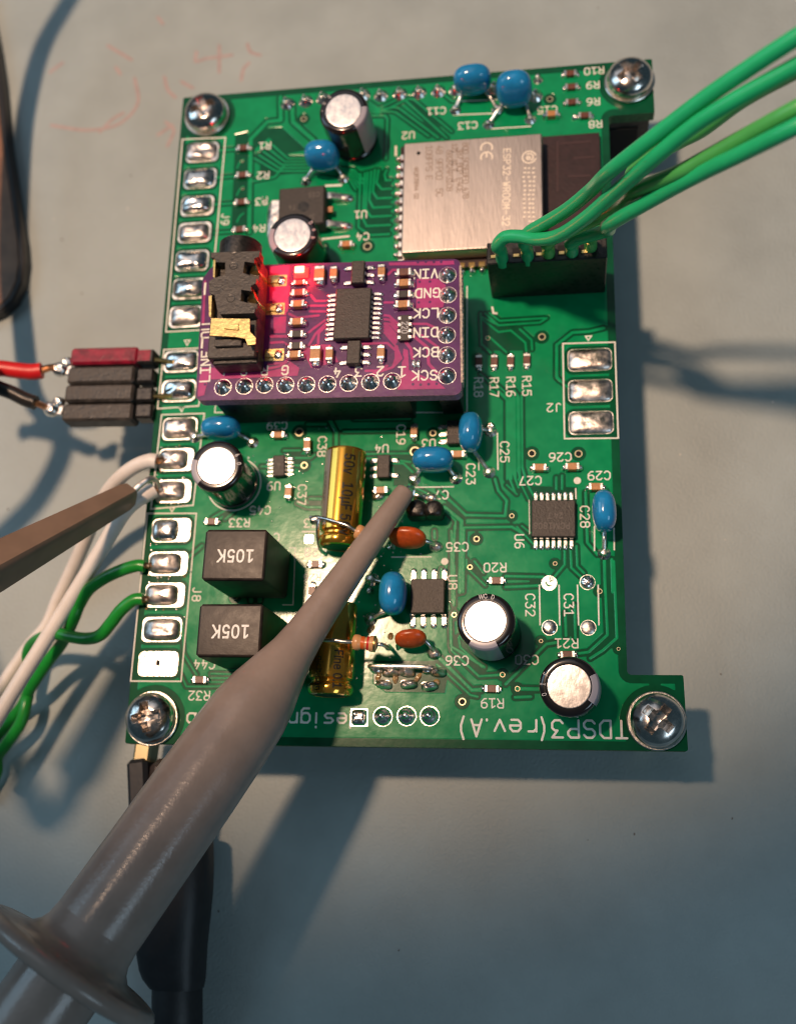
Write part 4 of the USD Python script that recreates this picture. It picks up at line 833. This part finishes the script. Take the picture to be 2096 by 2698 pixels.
# ragged break-off edge at the right
cs = part(dac, 'break_off_edge', ext(LineString([cTR + [.02, -1.0], cBR + [.02, 1.6]]).buffer(.12), DZ - 1.55, DZ + .02), 'castell', smooth=False)
for i in range(26):
    c = cTR + (cBR - cTR) * (.1 + .78 * i / 25)
    part(cs, 'burr', rbox((c[0] + .1, c[1], DZ - 1.4 + RNG.uniform(0, .3)), (.3, RNG.uniform(.25, .6), 1.2), RNG.uniform(-25, 25), .08), 'castell')
def dtext(k, X, Y, s, h=1.25, rot=179, w=.19):
    part(dac, 'printed_lettering', ext(put(text_poly(s, h, w), Q(k, X, Y), rot), DZ - .01, DZ + .05), 'silk', smooth=False)
for a in [(23, 1110, 345, 'VIN', 1.12), (23, 1128, 560, 'GND', 1.12), (23, 1110, 785, 'LCK', 1.12), (23, 1108, 1000, 'DIN', 1.12), (23, 1110, 1222, 'BCK', 1.12), (23, 1095, 1480, 'SCK', 1.12), (3, 218, 712, 'LINE', 1.15, 91), (3, 222, 530, 'OU', 1.15, 91), (3, 300, 736, 'L', 1.1), (3, 415, 736, 'G', 1.1), (3, 520, 734, 'R', 1.1), (3, 626, 732, 'G', 1.1), (3, 893, 745, '4', 1.1), (3, 1003, 740, '3', 1.1), (3, 1115, 738, '2', 1.1), (3, 1225, 742, '1')]:
    dtext(*a)
for pts in ([(3, 212, 345), (3, 217, 282)], [(3, 262, 697), (3, 470, 697)], [(3, 198, 620), (3, 202, 565)]):
    part(dac, 'printed_outline', ext(LineString([tuple(Q(*p)) for p in pts]).buffer(.13, cap_style=2), DZ - .01, DZ + .05), 'silk', smooth=False)
def dpin(k, X, Y, i):
    c = Q(k, X, Y, .5); r = 1.0
    pad = part(dac, 'solder_pad', ext(Point(*c).buffer(1.03), DZ - .02, DZ + .04), 'tin', smooth=False)
    part(pad, 'solder', lathe([(0, .03), (r, .03), (r * .96, .15), (r * .75, .4), (r * .52, .68), (r * .36, .85), (0, .9)], (*c, DZ), n=18), 'solder', smooth=50)
    part(pad, 'pin_tip', rbox((*c, DZ + .6), (.56, .56, .75), RNG.uniform(-15, 15), .14, .06), 'tin', smooth=20)
for i, p in enumerate([(300, 812), (410, 806), (515, 800), (622, 800), (730, 798), (838, 795), (948, 790), (1060, 785), (1172, 780)]):
    dpin(3, *p, i)
for i, p in enumerate([(1458, 232), (1460, 335), (1457, 440), (1453, 542), (1455, 645), (1455, 752)]):
    dpin(3, *p, i)
c = Q(3, 735, 800); part(dac, 'pin_socket', rbox((c[0], c[1], .05), (23.2, 2.5, DZ - 1.68), -.3, .08), 'plastic_black')
c = Q(3, 1455, 490); part(dac, 'pin_socket', rbox((c[0], c[1], .05), (2.5, 15.4, DZ - 1.68), -.3, .08), 'plastic_black')
c = Q(3, 330, 450); part(dac, 'pin_socket', rbox((c[0], c[1], .05), (2.5, 6.0, DZ - 1.68), -.3, .08), 'plastic_black')
dz = DZ + .03
ic(Q(3, 972, 440, 1.0), 4.2, 6.4, 1.0, -1, 10, .62, 'x', .5, .75, label='large twenty pin chip in the middle of the purple board', parent=dac, z0=dz, pw=.3)
ic(Q(3, 1000, 228, 1.0), 1.55, 2.9, 1.0, -1, 3, .95, 'x', .5, .6, parent=dac, z0=dz, pw=.38, nm='voltage_regulator', skip=((-1, 1),))
ic(Q(3, 978, 640, 1.0), 1.55, 2.9, 1.0, -1, 3, .95, 'x', .5, .6, parent=dac, z0=dz, pw=.38, nm='voltage_regulator', skip=((-1, 1),))
for x, y, v, L, W, H, kd in [(805, 243, 1, 1.9, 1.2, .9, 't'), (877, 237, 1, 1.6, .85, .8, 't'), (1122, 228, 1, 1.6, .85, .8, 't'), (784, 655, 1, 1.9, 1.2, .9, 't'), (855, 652, 1, 1.6, .85, .8, 't'), (1119, 645, 1, 1.6, .85, .8, 't'), (1238, 233, 0, 1.7, .9, .8, 'b'), (1237, 287, 0, 1.7, .9, .8, 't'), (1234, 340, 0, 1.7, .9, .5, 'd'), (1232, 397, 0, 1.7, .9, .8, 't'),
                       (695, 332, 0, 1.6, .85, .5, 'b'), (693, 395, 0, 1.6, .85, .8, 't'), (688, 487, 0, 1.6, .85, .8, 't'), (685, 545, 0, 1.6, .85, .5, 'd'), (682, 605, 0, 1.6, .85, .5, 'd'), (675, 655, 0, 1.6, .85, .8, 't'), (698, 278, 0, 1.4, .6, .4, 'b')]:
    chip(Q(3, x, y, .5), v, {'t': 'chip_tan', 'b': 'chip_brown', 'd': 'chip_dark'}[kd], L, W, H, dac, dz, True, -.3, nm='chip_resistor' if kd == 'd' else 'chip_capacitor')
c = Q(3, 1240, 515, .4); rn = part(dac, 'resistor_array', rbox((*c, dz), (1.3, 3.2, .5), 0, .05), 'chip_dark')
for s in (-1, 1):
    for i in range(4):
        part(rn, 'end_cap', rbox((c[0] + s * .62, c[1] - 1.2 + .8 * i, dz), (.42, .45, .53), 0, .05), 'tin')
part(rn, 'printed_lettering', bold('220', .75, (c[0] + .02, c[1]), -90, dz + .501, .012), 'print_silver', smooth=False)
for x in (1288, 1312):
    part(dac, 'solder_joint', blob(Q(3, x, 702), .6, 1.2, .45, 0, seed=x % 50, e=2, z0=dz), 'solder')
# red light
c = Q(3, 707, 228, .4); led = part(dac, 'indicator_light', rbox((*c, dz), (1.7, 1.25, .3), 0, .05), 'led_lens', label='lit red indicator light')
part(led, 'lens', rbox((*c, dz + .3), (1.55, 1.25, .6), 0, .25), 'led_lens', smooth=60)
rl = UsdLux.SphereLight.Define(stage, led.path + '/glow'); rl.CreateRadiusAttr(.0006); rl.CreateColorAttr(Gf.Vec3f(1, .015, .01)); rl.CreateIntensityAttr(0.0011); rl.CreateNormalizeAttr(True)
rl.AddTranslateOp().Set(Gf.Vec3d(*map(float, (np.array([c[0], c[1], dz + 1.5]) - dac.org) * MM)))
part(led, 'lit_core', rbox((c[0] - .05, c[1] + .08, dz + .86), (1.15, .85, .12), 0, .05), 'led_core', smooth=60)
# headphone jack
JH = 4.9
J = lambda X, Y, dz_=JH: at(17, X, Y, DZ + dz_)
jx0, jx1, jy0, jy1 = J(255, 130)[0], J(835, 130)[0], J(500, 1440, 3.0)[1], J(500, 120)[1]
jm = ((jx0 + jx1) / 2, (jy0 + jy1) / 2)
jack = part(dac, 'headphone_jack', rbox((jm[0], jm[1], dz), (jx1 - jx0, jy1 - jy0, 3.3), 0, .12), 'plastic_worn', label='black headphone jack with brass springs', smooth=20)
part(jack, 'barrel', lathe([(0, 0), (2.45, 0), (2.5, .15), (2.5, 2.3), (2.3, 2.5), (1.75, 2.5), (1.75, .5), (0, .5)], (jm[0], jy1 - .1, dz + 2.45), (0, 1, 0), 32), 'plastic_black', smooth=40)
plate = Polygon([J(*p)[:2] for p in [(265, 120), (870, 100), (860, 170), (800, 190), (800, 250), (680, 230), (660, 370), (830, 440), (820, 500), (760, 530), (760, 600), (640, 580), (630, 720), (700, 740), (815, 800), (800, 870), (380, 885), (340, 830), (310, 650), (240, 620), (235, 480), (310, 430), (440, 400), (440, 240), (330, 240), (310, 190), (262, 180)]]).buffer(0)
part(jack, 'top_plate', ext(plate, dz + 3.29, dz + JH), 'plastic_worn', smooth=False)
for x, y in ((545, 285), (510, 690)):
    part(jack, 'moulded_dimple', lathe([(.42, 0), (.5, .02), (.5, -.05), (.42, -.05)], (*J(x, y)[:2], dz + JH + .0), n=24), 'plastic_black', smooth=False)
def pl(pts, z0, z1, m, nm):
    return part(jack, nm, ext(Polygon([J(*p, z1 - .03)[:2] for p in pts]).buffer(0), dz + z0, dz + z1), m, smooth=False)
pl([(270, 935), (745, 945), (745, 1100), (820, 1180), (815, 1260), (720, 1270), (690, 1190), (560, 1165), (250, 1150)], 4.3, 4.55, 'gold_plate', 'spring_plate')
pl([(420, 1020), (600, 1000), (600, 1080), (420, 1060)], 4.56, 4.75, 'gold_plate', 'spring_tongue')
pl([(235, 660), (275, 650), (265, 920), (240, 910)], 3.2, 4.7, 'gold_plate', 'side_spring'); pl([(295, 210), (320, 205), (310, 430), (290, 420)], 3.2, 4.6, 'gold_plate', 'side_spring')
for y in (0, 350):
    part(jack, 'contact_spring', hull([(*J(800 - y * .08, 200 + y, 4.6)[:2], dz + 4.5), (*J(840 - y * .08, 330 + y, 4.6)[:2], dz + 4.5), (*J(730 - y * .08, 350 + y, 4.0)[:2], dz + 3.6), (*J(940 - y * .08, 500 + y, 1)[:2], dz + .6), (*J(960 - y * .08, 460 + y, 1)[:2], dz + .6), (*J(830 - y * .08, 420 + y, 3)[:2], dz + 3)]), 'gold_plate', smooth=False)
part(jack, 'front_block', rbox((*J(480, 1245, 3.6)[:2], dz + 3.2), (3.2, .9, .6), 0, .08), 'plastic_worn')
part(jack, 'lower_body', rbox((jm[0] + .3, jy0 + .3, dz), (jx1 - jx0 - .3, 1.6, 2.6), 0, .15), 'plastic_black')
part(jack, 'mouth', lathe([(0, 0), (.9, 0), (.9, .02), (0, .02)], (*J(530, 1375, 2.6)[:2], dz + 2.6), n=24), 'hole', smooth=False)
for x, y in [(1090, 470), (1060, 820), (1050, 1390)]:
    p = part(dac, 'solder_pad', ext(rrect(Q(17, x, y), 2.3, 1.5, .1), DZ - .02, DZ + .045), 'gold_plate', smooth=False)
    part(p, 'terminal', rbox((*(Q(17, x - 30, y) ), DZ + .05), (1.7, .75, .2), 0, .05), 'gold_plate'); part(p, 'solder', blob(Q(17, x + 50, y), 1.0, 1.2, .35, 0, seed=x % 60, e=2.4, rough=.4, z0=DZ + .04), 'solder')

# ================================================================ wires, clips and the probe
def wire(name, label, pts, r, m, group=None, strip=None, cat='wire', n=14):
    p = curve(pts, 8); t, b = top(name, tube(p, r, n), m, label, cat, group)
    for s in strip or ():
        part(t, 'bare_strands', tube(curve(s, 6), r * .45, 8), 'copper')
    return t
GW = .74
def gpts(*a):
    return [at(k, x, y, z) for k, x, y, z in a]
hz = HZ
gw = 'green wires rising from the black socket'
RT = [(718, 1250), (868, 1236), (993, 1219), (1130, 1212), (1240, 1180)]
def root(i):
    p = at(2, *RT[i], hz + .2); return [p + [0, 0, -1.2], p, p + [-.05, .1, 1.6]]
for i in range(5):
    p = root(i); part(hdr, 'solder', lathe([(0, -.4), (.62, -.4), (.5, .3), (.38, .9), (0, 1.0)], p[1], n=12), 'solder_dull')
wire('green_wire', 'green wire with a hooked start, leftmost hole of the black socket', root(0) + gpts((2, 692, 1178, 12.2), (2, 735, 1128, 13.8), (2, 820, 1122, 14.6), (2, 930, 1138, 15.8), (2, 1050, 1118, 18.3), (2, 1200, 1022, 22.5), (2, 1351, 893, 26.5), (13, 600, 1215, 33), (13, 900, 965, 37), (13, 1200, 770, 40), (13, 1720, 480, 43.5), (13, 2100, 270, 46)), GW, 'wire_green', gw)
wire('green_wire', 'topmost green wire, from the socket to the top of the right edge', root(1) + gpts((2, 850, 1165, 12.5), (2, 870, 1105, 14.5), (2, 960, 1050, 17), (2, 1100, 965, 20.5), (2, 1240, 850, 24.5), (13, 300, 1285, 30), (13, 600, 1050, 34.5), (13, 1000, 745, 39), (13, 1350, 505, 42.5), (13, 1720, 265, 45.5), (13, 2100, 30, 47)), GW, 'wire_green', gw)
wire('green_wire', 'green wire with a yellow sheen, passing behind its neighbours in the middle of the bundle', root(2) + gpts((2, 985, 1165, 12), (2, 1040, 1120, 13.5), (2, 1150, 1075, 16), (2, 1400, 950, 22), (13, 500, 1430, 27.5), (13, 800, 1300, 32), (13, 1000, 1195, 34), (13, 1300, 1030, 37), (13, 1720, 800, 41), (13, 2100, 600, 41)), GW, 'wire_green_yellow', gw)
wire('green_wire', 'lowest green wire of the bundle at the right edge', root(3) + gpts((2, 1125, 1165, 12), (2, 1180, 1130, 13.5), (2, 1340, 1085, 17), (13, 300, 1680, 23), (13, 700, 1450, 29.5), (13, 1000, 1290, 33.5), (13, 1300, 1145, 37), (13, 1720, 935, 41), (13, 2100, 740, 41)), GW, 'wire_green', gw)
wire('green_wire', 'yellow green wire between the two upper green wires at the right edge', root(4) + gpts((2, 1240, 1120, 12), (2, 1300, 1060, 14), (2, 1420, 950, 19), (13, 500, 1250, 25), (13, 800, 1070, 28.5), (13, 1000, 965, 30.5), (13, 1300, 745, 34.5), (13, 1720, 515, 39), (13, 2100, 320, 43)), GW, 'wire_green_yellow', gw)
# red and black supply leads with their cut socket strip
Zs = 1.2
C4 = lambda X, Y, z=Zs: at(4, X, Y, z)
rows = [((455, 135), (872, 232)), ((435, 262), (850, 350)), ((418, 372), (845, 472)), ((402, 488), (838, 600))]
soc = thing('socket_strip', 'cut black socket strip of four ways, the upper way painted red, left of the board', 'socket connector', (*C4(640, 380)[:2], -1.6))
for i, ((x0, y0), (x1, y1)) in enumerate(rows):
    a, b = C4(x0, y0), C4(x1, y1); c = (a + b) / 2
    part(soc, 'socket_way', rbox((c[0], c[1], -1.5), (b[0] - a[0], 2.36 if i else 2.3, 2.75), -1.2, .3), 'plastic_red' if i == 0 else 'plastic_worn', label='red painted socket way' if i == 0 else None)
for i, (x, y) in enumerate([(375, 265), (320, 520)]):
    c = C4(x, y, .4); t = part(soc, 'solder_tail', rbox((c[0] + .3, c[1], -.4), (2.6, 1.3, .5), -12, .1), 'tin'); part(t, 'solder', blob(c, 2.3, 2.0, .9, -15, seed=i + 51, e=2.2, rough=.45, z0=-.2), 'solder'); part(t, 'solder', blob(c + [.9, .9, 0], 1.8, 1.4, .8, 10, seed=i + 55, e=2.2, rough=.5, z0=-.1), 'solder')
hd = thing('pin_header', 'black four way pin header between the socket strip and the board edge', 'pin header', (*C4(935, 330)[:2], -1.0))
for i, y in enumerate((192, 312, 432, 505)):
    c = C4(932 - 4 * i, y if i < 3 else 525, .9); part(hd, 'header_block', rbox((c[0], c[1] if i < 3 else c[1] - .3, -1.2), (2.35, 2.0, 2.3), -1.2, .28), 'plastic_black')
    if i == 0:
        part(hd, 'red_paint', rbox((c[0] - .2, c[1] + .1, 1.1), (1.7, 1.5, .03), -1, .01), 'plastic_red')
for (x, y), (x1, y1) in [((1005, 210), (1110, 228)), ((995, 448), (1100, 440))]:
    part(hd, 'pin', tube([C4(x - 30, y, .5), C4(x1, y1, .75)], .32, 8), 'gold_plate', smooth=30)
wire('red_wire', 'thick red wire soldered to the upper tail of the cut socket strip', [C4(-330, 330, 3), C4(-120, 280, 2.2), C4(0, 268, 1.6), C4(100, 280, 1.2), C4(200, 290, .9), C4(268, 282, .7)], 1.05, 'wire_red', strip=[[C4(262, 282, .7), C4(310, 265, .6), C4(350, 260, .6)]])
wire('black_wire', 'black wire soldered to the lower tail of the cut socket strip', [C4(-330, 300, 3), C4(-120, 345, 2.2), C4(0, 395, 1.6), C4(80, 425, 1.3), C4(160, 465, 1.0), C4(228, 488, .8)], .95, 'wire_black', strip=[[C4(222, 486, .8), C4(260, 500, .6), C4(300, 520, .6)]])
# white wires
wire('white_wire', 'white wire from the upper of the two pads, passing under the brown clip', [C4(1000, 862, 1.0), C4(960, 858, 1.1), C4(880, 885, .9), C4(790, 945, 0), C4(700, 1040, -1.8), C4(620, 1180, -4.5), C4(560, 1330, -7), C4(500, 1470, -9), C4(440, 1600, -10.5), *[at(15, x, y, z) for x, y, z in [(420, 760, -11.6), (340, 950, -12.2), (215, 1100, -12.4), (60, 1320, -12.4), (-100, 1560, -12.4)]]], .92, 'wire_white', strip=[[C4(985, 862, 1.0), C4(1015, 859, 1.05), C4(1045, 852, .8)]])
wire('white_wire', 'white wire from the lower of the two pads, running above the green twisted pair', [C4(985, 1045, 1.2), C4(940, 1070, 1.5), C4(860, 1120, 1.8), C4(790, 1190, 1.6), C4(720, 1300, .8), C4(650, 1420, 0), *[at(15, x, y, z) for x, y, z in [(560, 680, -1.0), (420, 905, -1.8), (280, 1130, -2.2), (120, 1385, -2.4), (-40, 1650, -2.4), (-250, 2000, -2.4)]]], .94, 'wire_white', strip=[[C4(975, 1045, 1.2), C4(1005, 1036, 1.1), C4(1030, 1032, .8)]])
# green twisted pair
P15 = lambda X, Y, z: at(15, X, Y, z)
wire('twisted_green_wire', 'dark green wire from the upper of two pads, twisted with another below', [P15(1040, 525, .9), P15(985, 520, 1.0), P15(880, 550, .8), P15(750, 610, .2), P15(640, 690, -.8), P15(570, 800, -1.8), P15(530, 900, -2.4), P15(480, 1010, -4.4), P15(430, 1100, -6.2), P15(330, 1230, -7.6), P15(220, 1400, -9.0), P15(160, 1530, -11.2), P15(60, 1650, -12.3), P15(-60, 1790, -12.3), P15(-160, 1950, -12.3)], .76, 'wire_green_dark', strip=[[P15(1020, 522, .9), P15(1055, 518, .8), P15(1085, 515, .5)]])
wire('twisted_green_wire', 'dark green wire from the lower of two pads, crossing over its twin', [P15(1030, 760, .9), P15(960, 768, 1.0), P15(870, 840, .8), P15(800, 930, .2), P15(720, 1020, -.6), P15(620, 1045, -1.4), P15(500, 1030, -2.0), P15(400, 1010, -2.8), P15(260, 1060, -6.4), P15(200, 1150, -8.6), P15(215, 1290, -10.2), P15(205, 1420, -10.6), P15(190, 1500, -9.4), P15(150, 1650, -9.6), P15(50, 1800, -10.6), P15(-20, 1900, -11.5), P15(-30, 2020, -12), P15(-120, 2200, -12.4)], .76, 'wire_green_dark', strip=[[P15(1010, 762, .9), P15(1045, 761, .8), P15(1075, 760, .5)]])
# brown ground clip
tipc, backc = C4(832, 1070, 3.8), C4(-60, 1545, 17.5)
d = backc - tipc; L = np.linalg.norm(d); d /= L; s = np.cross([0, 0, 1.0], d); s /= np.linalg.norm(s); u = np.cross(d, s)
sec = []
for t, w, h in ((0, 2.1, 2.2), (1.0, 2.5, 2.6), (L * .5, 3.4, 3.1), (L, 4.4, 3.8), (L + 18, 5.2, 4.2)):
    ring = []
    for a, b in ((-1, -.82), (-.86, -1), (.86, -1), (1, -.82), (1, .62), (.74, 1), (-.74, 1), (-1, .62)):
        ring.append(tipc + d * t + s * a * w / 2 * 1.0 + u * b * h / 2 * 1.05)
    sec.append(ring)
V = np.vstack(sec); f = []
for i in range(len(sec) - 1):
    for j in range(8):
        a, b = i * 8 + j, i * 8 + (j + 1) % 8; f += [(a, b, b + 8), (a, b + 8, a + 8)]
V = np.vstack([V, tipc, tipc + d * (L + 18)])
for j in range(8):
    f += [(len(V) - 2, (j + 1) % 8, j), (len(V) - 1, (len(sec) - 1) * 8 + j, (len(sec) - 1) * 8 + (j + 1) % 8)]
clip = thing('ground_clip', 'brown flat ground clip hooked onto the pad by the lower white wire', 'test clip', tipc - [0, 0, 1])
cm_ = trimesh.Trimesh(V, f, process=False); trimesh.repair.fix_normals(cm_); part(clip, 'sleeve', cm_, 'clip_brown', smooth=48)
part(clip, 'hook', tube(curve([tipc + d * 1.0, tipc - d * .6 + [0, 0, .2], C4(900, 1010, 3.4), C4(955, 975, 3.0), C4(995, 985, 2.2), C4(1015, 1030, 1.2), C4(1035, 1050, .9)], 6), [.36] * 37, 10), 'solder_dull')
bk = tipc + d * (L + 17)
part(clip, 'lead', tube(curve([bk, bk + d * 6 + [0, 0, 2], bk + d * 11 + [-2, 5, 2], [-32, -62, 16], [-24, -50, 11], [-21.2, -43.5, 7.5], [-23.2, -40.2, 3.0], [-26, -36.2, -.4], [-28.4, -26.4, -2.2], [-30.4, -15.8, -2.8], [-31.8, -3.2, -2.2], [-32.6, 9, -.4], [-31.8, 20.5, 3.6], [-29.2, 28.2, 10], [-25.5, 36, 18], [-20, 46, 26], [-10, 60, 30]], 7), 1.6, 14), 'cable_black', smooth=60)
# test probe with a spring hook nose
T0, T1 = at(0, 866, 1046, 4.2), at(0, 172, 2030, 17.0)
ax = T1 - T0; PL = np.linalg.norm(ax); ax /= PL
def rad(k, X, Y, w_px):
    """Probe radius that shows as w_px source pixels across near the sheet point."""
    p = at(k, X, Y, 8.0); dep = -(CAM_R @ (p - CAM_P))[2]; return w_px / FPX * dep / 2
PS = 1.01
prof = [(0, 0), (.85, .0), (1.02, .12), (1.10, .5), (1.28, 4), (1.64, 12), (1.92, 17.5), (2.1, 20.5), (2.42, 23), (3.05, 25.6), (3.72, 28.2), (4.12, 30.6), (4.3, 34), (4.4, 40), (4.45, PL - 2.6), (4.6, PL - 1.2), (4.9, PL - .5), (5.5, PL + .1), (6.5, PL + .5), (7.8, PL + .7), (8.6, PL + .7), (9.15, PL + .85), (9.5, PL + 1.3), (9.55, PL + 1.8), (9.3, PL + 2.3), (8.6, PL + 2.55), (6, PL + 2.5), (4.4, PL + 2.6), (4.3, PL + 30), (0, PL + 30)]
prof = [(r_ * (PS + .06 * max(0, 1 - z_ / 14)), z_) for r_, z_ in prof]
probe = thing('test_probe', 'large grey oscilloscope probe with round finger flange, its tip among the parts', 'test probe', T0 - [0, 0, 1])
k1 = [i for i, p in enumerate(prof) if p[1] > PL - 2.7][0]
part(probe, 'hook_sleeve', lathe(prof[:k1 + 1], T0, ax, 72), 'probe_grey', smooth=50)
part(probe, 'finger_flange', lathe(prof[k1:-2], T0, ax, 96), 'probe_grey', smooth=50)
part(probe, 'handle', lathe([(0, PL + 1.7)] + prof[-3:], T0, ax, 64), 'probe_grey', smooth=50)
part(probe, 'hook_wire', tube(curve([T0 + ax * .5, T0 - ax * .5 + [0, 0, -.1], T0 - ax * .8 + [.3, -.1, -.9], T0 - ax * .2 + [.5, -.3, -1.5]], 5), .2, 8), 'tin')
# plug and cable at the lower left
P24 = lambda X, Y, z: at(24, X, Y, z)
plug = thing('cable_plug', 'black cable plug and cable reaching under the lower left corner, half hidden by the probe', 'plug', (6, -98, -ZB))
ptop = -4.6
pA, pB = P24(385, 590, ptop), P24(1000, 560, ptop)
cxp = (pA[0] + pB[0]) / 2 + .2; wpl = pB[0] - pA[0] - .3
part(plug, 'plug_body', rbox((cxp, pA[1] - 7.5, -ZB + 1.4), (wpl, 15, ptop + ZB - 1.4), -2, 1.0), 'plug_brown', smooth=40)
part(plug, 'plug_collar', rbox((pA[0] - .3, pA[1] - 6, -ZB + 1.4), (2.6, 12, 7.2), 8, .5), 'cable_black')
part(plug, 'metal_tab', rbox((*P24(325, 480, -5)[:2], -9), (2.2, 4.4, 3), -4, .3), 'brass')
secs = [((at(11, 940, 640, -8.2)), 5.3, 3.9), (at(11, 943, 800, -8.2), 5.3, 3.9), (at(11, 945, 950, -8.3), 5.1, 3.9), (at(11, 948, 1100, -8.6), 4.7, 3.7), (at(11, 958, 1250, -9.0), 4.1, 3.5), (at(11, 966, 1390, -9.4), 3.75, 3.3), (at(11, 974, 1440, -9.5), 3.5, 3.2), (at(11, 988, 1490, -9.6), 3.0, 2.95)]
ths = np.linspace(0, 2 * np.pi, 28, endpoint=False); V = np.vstack([np.column_stack([c[0] + w * np.sign(np.cos(ths)) * np.abs(np.cos(ths)) ** .7, np.full(28, c[1]), c[2] + hh * np.sign(np.sin(ths)) * np.abs(np.sin(ths)) ** .7]) for c, w, hh in secs]); f = []
for i in range(len(secs) - 1):
    for j in range(28):
        p, q = i * 28 + j, i * 28 + (j + 1) % 28; f += [(p, q, q + 28), (p, q + 28, p + 28)]
gm = trimesh.Trimesh(V, f, process=False); trimesh.repair.fix_normals(gm); part(plug, 'moulded_grip', gm, 'cable_black', smooth=50)
part(plug, 'cable', tube(curve([secs[-1][0] + np.array([0, .6, 0]), at(11, 990, 1600, -9.8), at(11, 990, 1700, -10), at(11, 990, 2000, -10), at(11, 985, 2400, -10)], 6), 2.95, 24), 'cable_black', smooth=60)
# brown case at the left edge and the lead that loops over the mat
CZ = -ZB + 2.2
cs0 = at(12, 140, 1720, CZ)
case = thing('brown_case', 'flat brown case with rounded black rim at the left edge of the mat', 'case', (cs0[0] - 20, cs0[1] + 20, -ZB))
pc = Polygon([at(12, *p, CZ)[:2] for p in [(-140, -300), (-20, 300), (10, 500), (45, 880), (95, 1200), (146, 1540), (154, 1660), (136, 1800), (80, 1915), (0, 1985), (-100, 2030), (-900, 2200), (-900, -300)]]).buffer(-.6).buffer(.6)
part(case, 'rim', cat_mesh([ext(pc.buffer(-.25), CZ - .3, CZ), ext(pc, -ZB + .02, CZ - .29)]), 'rim_black', smooth=False); part(case, 'lid', ext(pc.buffer(-.8), CZ - .1, CZ + .2), 'case_brown', smooth=False)
